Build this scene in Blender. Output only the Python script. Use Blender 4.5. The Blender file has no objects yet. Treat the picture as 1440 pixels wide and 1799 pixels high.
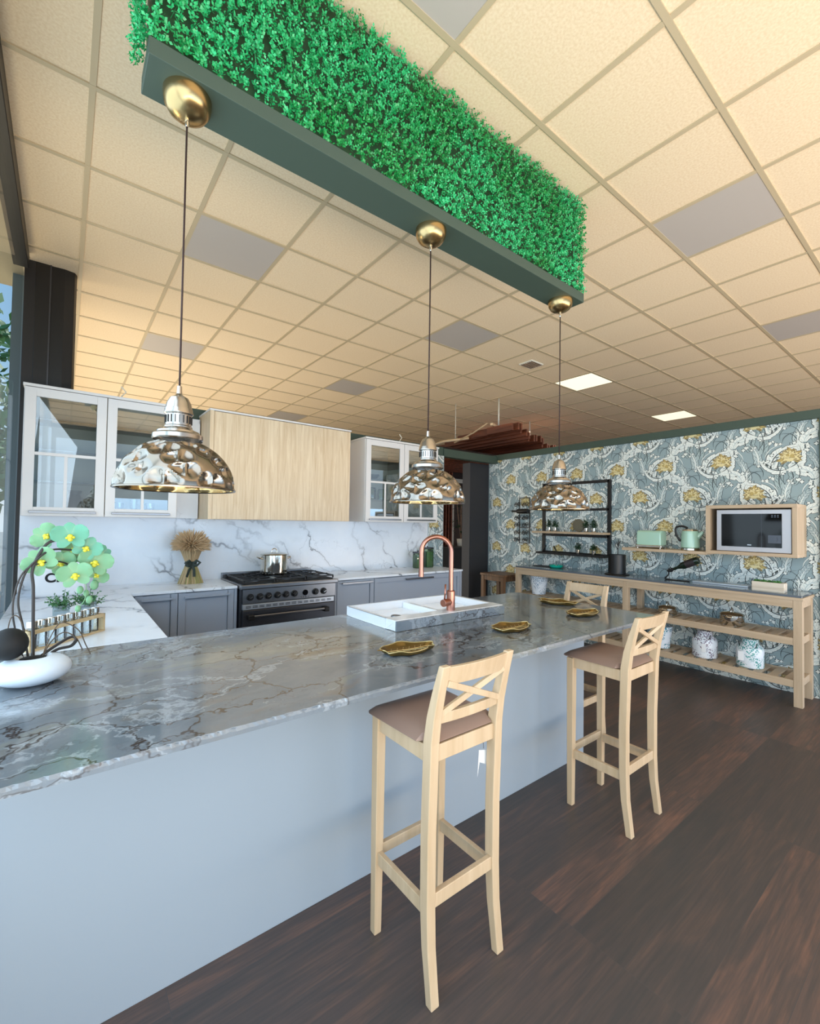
import bpy, bmesh, math, random
from mathutils import Vector, Matrix, Euler
PI = math.pi
S = bpy.context.scene
COL = S.collection
def rgb(h):
    h = h.lstrip('#'); out = []
    for i in (0, 2, 4):
        c = int(h[i:i+2], 16)/255
        out.append(c/12.92 if c <= 0.04045 else ((c+0.055)/1.055)**2.4)
    return (out[0], out[1], out[2], 1)

# ------------------------------------------------------------------ camera
F_PX, YAW, PIT, ROL = 780.5, 0.660415, 0.0244017, 0.0153316
CAM_H = 1.46
cy_, sy_ = math.cos(YAW), math.sin(YAW)
fw = Vector((sy_, cy_, 0)); rt = Vector((cy_, -sy_, 0)); up = Vector((0, 0, 1))
f2 = fw*math.cos(PIT) + up*math.sin(PIT); u2 = up*math.cos(PIT) - fw*math.sin(PIT)
r3 = rt*math.cos(ROL) + u2*math.sin(ROL); u3 = u2*math.cos(ROL) - rt*math.sin(ROL)
cd = bpy.data.cameras.new('camera'); cam = bpy.data.objects.new('camera', cd); COL.objects.link(cam)
cd.sensor_fit = 'HORIZONTAL'; cd.sensor_width = 36; cd.lens = F_PX/1440*36; cd.clip_start = 0.02; cd.clip_end = 300
m = Matrix((r3, u3, -f2)).transposed().to_4x4(); m.translation = Vector((0, 0, CAM_H)); cam.matrix_world = m
S.camera = cam
# ------------------------------------------------------------------ world, light, exposure
S.view_settings.view_transform = 'Standard'; S.view_settings.look = 'None'
S.view_settings.gamma = 1; S.view_settings.use_curve_mapping = False
S.view_settings.exposure = 0.1
w = bpy.data.worlds.new('sky'); S.world = w; w.use_nodes = True
wn = w.node_tree; wn.nodes.clear()
wo = wn.nodes.new('ShaderNodeOutputWorld'); wb = wn.nodes.new('ShaderNodeBackground')
tc = wn.nodes.new('ShaderNodeTexCoord'); sx = wn.nodes.new('ShaderNodeSeparateXYZ'); cr = wn.nodes.new('ShaderNodeValToRGB')
wn.links.new(tc.outputs['Generated'], sx.inputs[0]); wn.links.new(sx.outputs['Z'], cr.inputs[0])
wn.links.new(cr.outputs[0], wb.inputs[0]); wn.links.new(wb.outputs[0], wo.inputs[0])
e = cr.color_ramp.elements; e[0].position = 0.0; e[0].color = (0.75, 0.83, 0.9, 1); e[1].position = 0.7; e[1].color = (0.16, 0.4, 0.8, 1)
k_ = cr.color_ramp.elements.new(0.25); k_.color = (0.42, 0.68, 0.95, 1)
wb.inputs[1].default_value = 1.15
def area(name, loc, d, sx_, sy2, power, color):
    # sx_ = horizontal length, sy2 = the other side; d = direction the light shines
    l = bpy.data.lights.new(name, 'AREA'); l.shape = 'RECTANGLE'; l.size = sx_; l.size_y = sy2; l.energy = power; l.color = color
    o = bpy.data.objects.new(name, l); COL.objects.link(o)
    z = -Vector(d).normalized(); x = Vector((0, 0, 1)).cross(z)
    x = x.normalized() if x.length > 1e-3 else Vector((1, 0, 0)); y = z.cross(x)
    m4 = Matrix((x, y, z)).transposed().to_4x4(); m4.translation = Vector(loc); o.matrix_world = m4; return o
# daylight entering through the shop-front glazing behind the camera and the side glazing on the left
area('front_window_daylight', (5.0, -3.6, 1.0), (0.1, 1, -0.1), 9, 1.8, 185, (0.45, 0.70, 1.0))
area('front_ground_bounce', (4.5, -2.6, 0.3), (0, 0.3, 1), 9, 1.0, 300, (1.0, 0.80, 0.60))
area('side_window_daylight', (-0.25, 0.0, 1.7), (1, 0.1, -0.1), 6.0, 2.4, 130, (0.70, 0.85, 1.0))
area('side_ground_bounce', (-0.15, -2.0, 0.25), (0.5, 0.35, 1), 3.6, 0.4, 75, (1.0, 0.82, 0.58))
area('rear_side_daylight', (-0.2, 8.5, 1.5), (1, 0, 0), 7.0, 2.0, 60, (0.75, 0.88, 1.0))
area('rear_side_ground_bounce', (-0.15, 8.2, 0.3), (0.6, -0.25, 1), 7.0, 0.4, 165, (1.0, 0.80, 0.52))
sl = bpy.data.lights.new('sun', 'SUN'); sl.energy = 3.0; sl.angle = 0.01; sl.color = (1, 0.95, 0.85)
so = bpy.data.objects.new('sun', sl); COL.objects.link(so); so.rotation_euler = Vector((-0.5, -0.4, -0.75)).to_track_quat('-Z', 'Y').to_euler()
area('hall_light', (9.0, 6.0, 3.3), (0, 0, -1), 4, 4, 150, (1.0, 0.8, 0.68))

# ------------------------------------------------------------------ materials
def lk(nt, a, b): nt.links.new(a, b)
def mat(name, col, rough=0.5, metal=0.0, **kw):
    m = bpy.data.materials.new(name); m.use_nodes = True
    b = m.node_tree.nodes['Principled BSDF']
    c = rgb(col) if isinstance(col, str) else col
    b.inputs['Base Color'].default_value = c; b.inputs['Roughness'].default_value = rough; b.inputs['Metallic'].default_value = metal
    for k, v in kw.items():
        if k == 'spec': b.inputs['Specular IOR Level'].default_value = v
        if k == 'coat': b.inputs['Coat Weight'].default_value = v; b.inputs['Coat Roughness'].default_value = 0.08
        if k == 'trans': b.inputs['Transmission Weight'].default_value = v
        if k == 'emit': b.inputs['Emission Color'].default_value = c; b.inputs['Emission Strength'].default_value = v
        if k == 'sss': b.inputs['Subsurface Weight'].default_value = v; b.inputs['Subsurface Scale'].default_value = 0.01
    return m
def N(m, t, **kw):
    n = m.node_tree.nodes.new(t)
    for k, v in kw.items():
        if k.startswith('_'): setattr(n, k[1:], v)
        else: n.inputs[k.replace('__', ' ')].default_value = v
    return n
def ramp(m, src, stops, interp='LINEAR'):
    r = m.node_tree.nodes.new('ShaderNodeValToRGB'); r.color_ramp.interpolation = interp
    el = r.color_ramp.elements
    while len(el) > 1: el.remove(el[-1])
    el[0].position = stops[0][0]; el[0].color = stops[0][1] if not isinstance(stops[0][1], str) else rgb(stops[0][1])
    for p, c in stops[1:]:
        x = el.new(p); x.color = rgb(c) if isinstance(c, str) else c
    lk(m.node_tree, src, r.inputs[0]); return r
def coords(m, scale=(1, 1, 1), rot=(0, 0, 0), loc=(0, 0, 0)):
    t = N(m, 'ShaderNodeTexCoord'); mp = N(m, 'ShaderNodeMapping'); lk(m.node_tree, t.outputs['Object'], mp.inputs[0])
    mp.inputs['Scale'].default_value = scale; mp.inputs['Rotation'].default_value = rot; mp.inputs['Location'].default_value = loc
    return mp
def mixc(m, fac, a, b, mode='MIX'):
    x = m.node_tree.nodes.new('ShaderNodeMix'); x.data_type = 'RGBA'; x.blend_type = mode
    for s, v in ((x.inputs[0], fac), (x.inputs[6], a), (x.inputs[7], b)):
        if hasattr(v, 'is_output'): lk(m.node_tree, v, s)
        elif isinstance(v, str): s.default_value = rgb(v)
        else: s.default_value = v
    return x.outputs[2]
def bsdf(m): return m.node_tree.nodes['Principled BSDF']
def bump(m, src, strength=0.2, dist=0.002):
    b = N(m, 'ShaderNodeBump'); b.inputs['Strength'].default_value = strength; b.inputs['Distance'].default_value = dist
    lk(m.node_tree, src, b.inputs['Height']); lk(m.node_tree, b.outputs[0], bsdf(m).inputs['Normal'])
def wood(name, light, dark, axis='Z', rough=0.5, sc=1.0, contrast=0.5):
    m = mat(name, light, rough)
    s = {'X': (1.2, 22, 22), 'Y': (22, 1.2, 22), 'Z': (22, 22, 1.2)}[axis]
    mp = coords(m, tuple(v*sc for v in s))
    n = N(m, 'ShaderNodeTexNoise', Scale=1.0, Detail=6.0, Roughness=0.65, Distortion=0.6); lk(m.node_tree, mp.outputs[0], n.inputs['Vector'])
    r = ramp(m, n.outputs['Fac'], [(0.5-contrast*0.32, dark), (0.5+contrast*0.32, light)])
    lk(m.node_tree, r.outputs[0], bsdf(m).inputs['Base Color']); bump(m, n.outputs['Fac'], 0.08, 0.001)
    return m
M = {}
M['oak_v'] = wood('light_oak_vertical', '#eddabb', '#c9ab84', 'Z', 0.45, 2.0, 0.8)
M['beech'] = wood('pale_beech', '#cdb494', '#b79c7a', 'Z', 0.42, 0.9, 0.7)
M['oak_h'] = wood('washed_oak', '#c9b398', '#ab9478', 'Y', 0.5, 1.0, 0.8)
M['oak_hv'] = wood('washed_oak_upright', '#c9b398', '#ab9478', 'Z', 0.5, 1.0, 0.8)
M['brown_wood'] = wood('brown_wood', '#7d5c40', '#4c3423', 'Z', 0.5, 1.0)
M['rack_wood'] = wood('rack_wood', '#d9c199', '#bfa276', 'X', 0.5)
M['slat_red'] = wood('red_brown_slat', '#84492f', '#502718', 'Y', 0.5)
M['cab_grey'] = mat('cabinet_grey_lacquer', '#9ba3b0', 0.38)
M['cab_white'] = mat('cabinet_pale_lacquer', '#e0ddda', 0.4)
M['cab_in'] = mat('cabinet_interior', '#b9b4a8', 0.6)
M['panel'] = mat('satin_island_panel', '#9ba5ae', 0.30, spec=0.5)
M['dkgreen'] = mat('dark_green_paint', '#3d4e44', 0.55)
M['dkgrey'] = mat('dark_grey_paint', '#2b2b2f', 0.6)
M['black'] = mat('black_metal', '#14110f', 0.4)
M['blackmat'] = mat('black_matt', '#0b0b0c', 0.7)
M['frame_black'] = mat('black_window_frame', '#1d1a19', 0.45)
M['frame_grey'] = mat('blue_grey_frame', '#7d929c', 0.5)
M['steel'] = mat('brushed_steel', '#8c8d90', 0.3, 1.0)
M['steel_dark'] = mat('dark_steel', '#54555a', 0.35, 0.9)
M['chrome'] = mat('polished_steel', '#d6d2c8', 0.06, 1.0)
M['silver'] = mat('silver_trim', '#c4c9cf', 0.3, 0.7)
M['copper'] = mat('brushed_copper', '#ab7868', 0.28, 1.0)
M['brass'] = mat('antique_brass', '#b39a6c', 0.27, 1.0)
M['pewter'] = mat('hammered_pewter', '#948b80', 0.21, 1.0)
M['pewter_cap'] = mat('pewter_cap_metal', '#b3ada5', 0.24, 1.0)
M['cord'] = mat('brown_cord', '#2a1512', 0.7)
M['seat'] = mat('taupe_leather', '#8d7467', 0.42)
M['white'] = mat('white_ceramic', '#f1f4f8', 0.12, coat=0.5)
M['stone_white'] = mat('white_stone_bowl', '#dfe6ee', 0.35)
M['paper'] = mat('white_paper', '#eef0f2', 0.6)
M['mint'] = mat('mint_enamel', '#a6cdba', 0.2, coat=0.6)
M['teal'] = mat('teal_glaze', '#12b09a', 0.2)
M['cream'] = mat('cream_plastic', '#d9d6c8', 0.3)
M['microglass'] = mat('black_microwave_glass', '#050506', 0.06, spec=0.25)
M['ovenglass'] = mat('black_oven_glass', '#08080a', 0.08)
M['gold_in'] = mat('olive_gold_leaf', '#7c6536', 0.32, 0.75)
M['gold_rim'] = mat('pale_gold_rim', '#d2c08a', 0.3, 0.6)
M['leaf_dark'] = mat('dark_leaf', '#22422a', 0.5)
M['leaf_herb'] = mat('herb_leaf', '#4f8548', 0.5)
M['petal'] = mat('green_petal', '#75a57b', 0.5, sss=0.2)
M['petal2'] = mat('mint_petal', '#62a386', 0.5, sss=0.2)
M['lip'] = mat('yellow_lip', '#d0c83a', 0.4)
M['stem_black'] = mat('black_brown_stem', '#2c2623', 0.5)
M['stem_thin'] = mat('thin_brown_root', '#55483c', 0.6)
M['wheat'] = mat('wheat_straw', '#ccb088', 0.7)
M['wheat_dark'] = mat('wheat_ear', '#cfb18a', 0.8)
M['straw_green'] = mat('green_straw', '#a7a26a', 0.7)
M['ribbon'] = mat('dark_ribbon', '#22302a', 0.6)
M['light'] = mat('light_panel', '#fff3d2', 0.5, emit=1.0)
M['tile_grey'] = mat('grey_light_panel', '#bcb4ac', 0.5)
M['tbar'] = mat('ceiling_grid_metal', '#c2b191', 0.5)
M['pale_rod'] = mat('pale_wood_rod', '#d9bd96', 0.5)
M['dark_wall'] = mat('dark_far_wall', '#2a1d18', 0.8)
M['far_wall'] = mat('brown_far_wall', '#4e3b30', 0.8)
M['outside'] = mat('outside_paving', '#b0a898', 0.9)
M['render'] = mat('beige_soffit', '#c9bda2', 0.8)
M['apron'] = None
def glass_mat(name, tint=(0.93, 0.97, 0.97, 1), refl=1.0, base=0.06):
    m = bpy.data.materials.new(name); m.use_nodes = True; nt = m.node_tree; nt.nodes.clear()
    o = nt.nodes.new('ShaderNodeOutputMaterial'); t = nt.nodes.new('ShaderNodeBsdfTransparent'); g = nt.nodes.new('ShaderNodeBsdfGlossy')
    g.inputs['Roughness'].default_value = 0.0; t.inputs[0].default_value = tint
    lw = nt.nodes.new('ShaderNodeFresnel'); lw.inputs[0].default_value = 1.5
    ad = nt.nodes.new('ShaderNodeMath'); ad.operation = 'MULTIPLY_ADD'; ad.inputs[1].default_value = refl; ad.inputs[2].default_value = base
    ad.use_clamp = True
    mx = nt.nodes.new('ShaderNodeMixShader'); nt.links.new(lw.outputs[0], ad.inputs[0]); nt.links.new(ad.outputs[0], mx.inputs[0])
    nt.links.new(t.outputs[0], mx.inputs[1]); nt.links.new(g.outputs[0], mx.inputs[2]); nt.links.new(mx.outputs[0], o.inputs[0])
    return m
M['glass'] = glass_mat('clear_glass', (0.9, 0.95, 0.96, 1), 1.3, 0.07)
M['pane'] = glass_mat('window_pane', (0.92, 0.97, 0.97, 1), 0.55, 0.0)
M['jar_glass'] = glass_mat('jar_glass', (0.86, 0.92, 0.93, 1), 1.3, 0.08)
M['green_glass'] = glass_mat('green_glass', (0.55, 0.7, 0.52, 1), 1.2, 0.06)
M['smoke_glass'] = glass_mat('smoke_glass', (0.6, 0.66, 0.62, 1), 1.2, 0.06)
# ceiling board
def mk_ceiling():
    m = mat('mineral_ceiling_board', '#ecd6b4', 0.85); mp = coords(m)
    n = N(m, 'ShaderNodeTexNoise', Scale=90.0, Detail=4.0); lk(m.node_tree, mp.outputs[0], n.inputs['Vector'])
    r = ramp(m, n.outputs['Fac'], [(0.35, '#e6ceaa'), (0.65, '#f0dcbc')]); lk(m.node_tree, r.outputs[0], bsdf(m).inputs['Base Color'])
    bump(m, n.outputs['Fac'], 0.25, 0.003); return m
M['ceiling'] = mk_ceiling()
def mk_floor():
    m = mat('walnut_plank_floor', '#4e3830', 0.42); nt = m.node_tree
    mp = coords(m, (1, 1, 1), (0, 0, 0), (0.08, 0.02, 0))
    br = N(m, 'ShaderNodeTexBrick', Scale=1.0); br.offset = 0.37; br.offset_frequency = 1; br.squash = 1
    br.inputs['Brick Width'].default_value = 1.21; br.inputs['Row Height'].default_value = 0.187; br.inputs['Mortar Size'].default_value = 0.0012
    br.inputs['Color1'].default_value = (0, 0, 0, 1); br.inputs['Color2'].default_value = (1, 1, 1, 1); br.inputs['Mortar'].default_value = (0.2, 0.2, 0.2, 1); br.inputs['Bias'].default_value = 0
    lk(nt, mp.outputs[0], br.inputs['Vector'])
    # shift grain per plank
    sc = N(m, 'ShaderNodeVectorMath', _operation='MULTIPLY_ADD'); sc.inputs[1].default_value = (9, 7, 5); lk(nt, br.outputs['Color'], sc.inputs[0]); lk(nt, mp.outputs[0], sc.inputs[2])
    ms = N(m, 'ShaderNodeMapping'); ms.inputs['Scale'].default_value = (1.1, 8.0, 1); lk(nt, sc.outputs[0], ms.inputs[0])
    n = N(m, 'ShaderNodeTexNoise', Scale=1.6, Detail=8.0, Roughness=0.62, Distortion=1.4); lk(nt, ms.outputs[0], n.inputs['Vector'])
    ms2 = N(m, 'ShaderNodeMapping'); ms2.inputs['Scale'].default_value = (3, 70.0, 1); lk(nt, sc.outputs[0], ms2.inputs[0])
    n2 = N(m, 'ShaderNodeTexNoise', Scale=1.5, Detail=4.0); lk(nt, ms2.outputs[0], n2.inputs['Vector'])
    a = ramp(m, n.outputs['Fac'], [(0.3, '#3c2c29'), (0.48, '#543d34'), (0.58, '#684a3b'), (0.75, '#855f48')])
    b = ramp(m, br.outputs['Color'], [(0.0, '#827c7c'), (0.5, '#b5aaa4'), (1.0, '#efd6c4')])
    c = mixc(m, 1.0, a.outputs[0], b.outputs[0], 'MULTIPLY')
    g = ramp(m, n2.outputs['Fac'], [(0.32, '#8c8c8c'), (0.66, '#ffffff')])
    c2 = mixc(m, 0.85, c, g.outputs[0], 'MULTIPLY')
    c3 = mixc(m, br.outputs['Fac'], c2, '#2a201d')
    g_ = N(m, 'ShaderNodeGamma', Gamma=1.0); lk(nt, c3, g_.inputs[0])
    br2 = N(m, 'ShaderNodeBrightContrast', Bright=0.045, Contrast=0.0); lk(nt, g_.outputs[0], br2.inputs[0])
    lk(nt, br2.outputs[0], bsdf(m).inputs['Base Color']); bump(m, n2.outputs['Fac'], 0.1, 0.001); return m
M['floor'] = mk_floor()
def mk_white_marble():
    m = mat('white_marble', '#dde2ea', 0.22); nt = m.node_tree; mp = coords(m, (1, 1, 1), (0, math.radians(-35), math.radians(20)))
    d = N(m, 'ShaderNodeTexNoise', Scale=1.3, Detail=5.0, Roughness=0.6); lk(nt, mp.outputs[0], d.inputs['Vector'])
    v = N(m, 'ShaderNodeVectorMath', _operation='MULTIPLY_ADD'); v.inputs[1].default_value = (0.9, 0.9, 0.9); lk(nt, d.outputs['Color'], v.inputs[0]); lk(nt, mp.outputs[0], v.inputs[2])
    ms = N(m, 'ShaderNodeMapping'); ms.inputs['Scale'].default_value = (1.0, 1.0, 2.2); lk(nt, v.outputs[0], ms.inputs[0])
    vo = N(m, 'ShaderNodeTexVoronoi', Scale=1.15); vo.feature = 'DISTANCE_TO_EDGE'; lk(nt, ms.outputs[0], vo.inputs['Vector'])
    r = ramp(m, vo.outputs['Distance'], [(0.0, (1, 1, 1, 1)), (0.008, (0.75, 0.75, 0.75, 1)), (0.03, (0.12, 0.12, 0.12, 1)), (0.1, (0, 0, 0, 1))])
    mk = N(m, 'ShaderNodeTexNoise', Scale=1.7, Detail=2.0); lk(nt, mp.outputs[0], mk.inputs['Vector'])
    mr = ramp(m, mk.outputs['Fac'], [(0.42, (0, 0, 0, 1)), (0.62, (1, 1, 1, 1))])
    mu = N(m, 'ShaderNodeMath', _operation='MULTIPLY'); lk(nt, r.outputs[0], mu.inputs[0]); lk(nt, mr.outputs[0], mu.inputs[1])
    vo2 = N(m, 'ShaderNodeTexVoronoi', Scale=4.5); vo2.feature = 'DISTANCE_TO_EDGE'; lk(nt, v.outputs[0], vo2.inputs['Vector'])
    r2 = ramp(m, vo2.outputs['Distance'], [(0.0, (0.7, 0.7, 0.7, 1)), (0.02, (0, 0, 0, 1))])
    mr2 = ramp(m, mk.outputs['Fac'], [(0.56, (0, 0, 0, 1)), (0.7, (1, 1, 1, 1))])
    mu2 = N(m, 'ShaderNodeMath', _operation='MULTIPLY'); lk(nt, r2.outputs[0], mu2.inputs[0]); lk(nt, mr2.outputs[0], mu2.inputs[1])
    ad = N(m, 'ShaderNodeMath', _operation='MAXIMUM'); lk(nt, mu.outputs[0], ad.inputs[0]); lk(nt, mu2.outputs[0], ad.inputs[1])
    cl = ramp(m, d.outputs['Fac'], [(0.3, '#dfe4ec'), (0.6, '#eef2f7')])
    lk(nt, mixc(m, ad.outputs[0], cl.outputs[0], '#6e7076'), bsdf(m).inputs['Base Color']); return m
M['marble'] = mk_white_marble()
def mk_granite(name='blue_grey_quartzite', lighten=0.0):
    m = mat(name, '#7f848a', 0.14, coat=0.3); nt = m.node_tree
    mp = coords(m, (1, 1, 1), (0, 0, math.radians(-14)))
    d = N(m, 'ShaderNodeTexNoise', Scale=1.6, Detail=6.0, Roughness=0.62); lk(nt, mp.outputs[0], d.inputs['Vector'])
    v = N(m, 'ShaderNodeVectorMath', _operation='MULTIPLY_ADD'); v.inputs[1].default_value = (0.5, 0.5, 0.5); lk(nt, d.outputs['Color'], v.inputs[0]); lk(nt, mp.outputs[0], v.inputs[2])
    ms = N(m, 'ShaderNodeMapping'); ms.inputs['Scale'].default_value = (1.0, 2.3, 2.0); lk(nt, v.outputs[0], ms.inputs[0])
    n1 = N(m, 'ShaderNodeTexNoise', Scale=1.3, Detail=8.0, Roughness=0.6, Distortion=0.3); lk(nt, ms.outputs[0], n1.inputs['Vector'])
    base = ramp(m, n1.outputs['Fac'], [(0.3, '#58616a'), (0.42, '#656e76'), (0.52, '#71787f'), (0.6, '#7c7f7b'), (0.72, '#8e8b84')])
    # brown patches
    nb = N(m, 'ShaderNodeTexNoise', Scale=2.2, Detail=4.0); lk(nt, ms.outputs[0], nb.inputs['Vector'])
    rb = ramp(m, nb.outputs['Fac'], [(0.56, (0, 0, 0, 1)), (0.72, (0.7, 0.7, 0.7, 1))])
    c = mixc(m, rb.outputs[0], base.outputs[0], '#6f6250')
    # white veins
    n2 = N(m, 'ShaderNodeTexNoise', Scale=0.9, Detail=8.0, Roughness=0.62, Distortion=0.5); lk(nt, ms.outputs[0], n2.inputs['Vector'])
    rv = ramp(m, n2.outputs['Fac'], [(0.485, (0, 0, 0, 1)), (0.498, (0.55, 0.55, 0.55, 1)), (0.503, (0.55, 0.55, 0.55, 1)), (0.52, (0, 0, 0, 1))])
    c = mixc(m, rv.outputs[0], c, '#a6adb3')
    # dark rusty cracks
    vo = N(m, 'ShaderNodeTexVoronoi', Scale=2.3); vo.feature = 'DISTANCE_TO_EDGE'; lk(nt, ms.outputs[0], vo.inputs['Vector'])
    rc = ramp(m, vo.outputs['Distance'], [(0.0, (1, 1, 1, 1)), (0.007, (0.8, 0.8, 0.8, 1)), (0.02, (0, 0, 0, 1))])
    mk = N(m, 'ShaderNodeTexNoise', Scale=2.6, Detail=2.0); lk(nt, mp.outputs[0], mk.inputs['Vector'])
    rm = ramp(m, mk.outputs['Fac'], [(0.33, (0.1, 0.1, 0.1, 1)), (0.5, (0.95, 0.95, 0.95, 1))])
    mu = N(m, 'ShaderNodeMath', _operation='MULTIPLY'); lk(nt, rc.outputs[0], mu.inputs[0]); lk(nt, rm.outputs[0], mu.inputs[1])
    c = mixc(m, mu.outputs[0], c, '#33261f')
    vo3 = N(m, 'ShaderNodeTexVoronoi', Scale=7.5); vo3.feature = 'DISTANCE_TO_EDGE'; lk(nt, ms.outputs[0], vo3.inputs['Vector'])
    r3_ = ramp(m, vo3.outputs['Distance'], [(0.0, (0.8, 0.8, 0.8, 1)), (0.03, (0, 0, 0, 1))])
    rm3 = ramp(m, mk.outputs['Fac'], [(0.5, (0, 0, 0, 1)), (0.68, (0.9, 0.9, 0.9, 1))])
    mu3 = N(m, 'ShaderNodeMath', _operation='MULTIPLY'); lk(nt, r3_.outputs[0], mu3.inputs[0]); lk(nt, rm3.outputs[0], mu3.inputs[1])
    c = mixc(m, mu3.outputs[0], c, '#4a3830')
    if lighten: c = mixc(m, lighten, c, '#b4bcc4')
    lk(nt, c, bsdf(m).inputs['Base Color']); return m
M['granite'] = mk_granite()
M['granite_edge'] = mk_granite('pale_quartzite_edge', 0.16)
M['stone_front'] = mk_granite('sink_stone_front', 0.12)
def mk_floral(name, c1, c2, bg='#e2e8ee'):
    m = mat(name, bg, 0.3); nt = m.node_tree; mp = coords(m)
    vo = N(m, 'ShaderNodeTexVoronoi', Scale=75.0); vo.feature = 'F1'; lk(nt, mp.outputs[0], vo.inputs['Vector'])
    r = ramp(m, vo.outputs['Distance'], [(0.0, (1, 1, 1, 1)), (0.44, (1, 1, 1, 1)), (0.52, (0, 0, 0, 1))])
    n = N(m, 'ShaderNodeTexNoise', Scale=9.0, Detail=2.0); lk(nt, mp.outputs[0], n.inputs['Vector'])
    rm = ramp(m, n.outputs['Fac'], [(0.40, (0, 0, 0, 1)), (0.48, (1, 1, 1, 1))])
    mu = N(m, 'ShaderNodeMath', _operation='MULTIPLY'); lk(nt, r.outputs[0], mu.inputs[0]); lk(nt, rm.outputs[0], mu.inputs[1])
    cc = mixc(m, vo.outputs['Color'], c1, c2)
    lk(nt, mixc(m, mu.outputs[0], bg, cc), bsdf(m).inputs['Base Color']); return m
M['floral_purple'] = mk_floral('purple_floral_enamel', '#6a5a70', '#8f8795')
M['floral_teal'] = mk_floral('teal_floral_enamel', '#3f8f8d', '#59a7a2')
M['floral_grey'] = mk_floral('grey_floral_enamel', '#8c99aa', '#7fa0b4')
M['floral_blue'] = mk_floral('blue_floral_enamel', '#2d6a86', '#4fa0a8')

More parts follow.
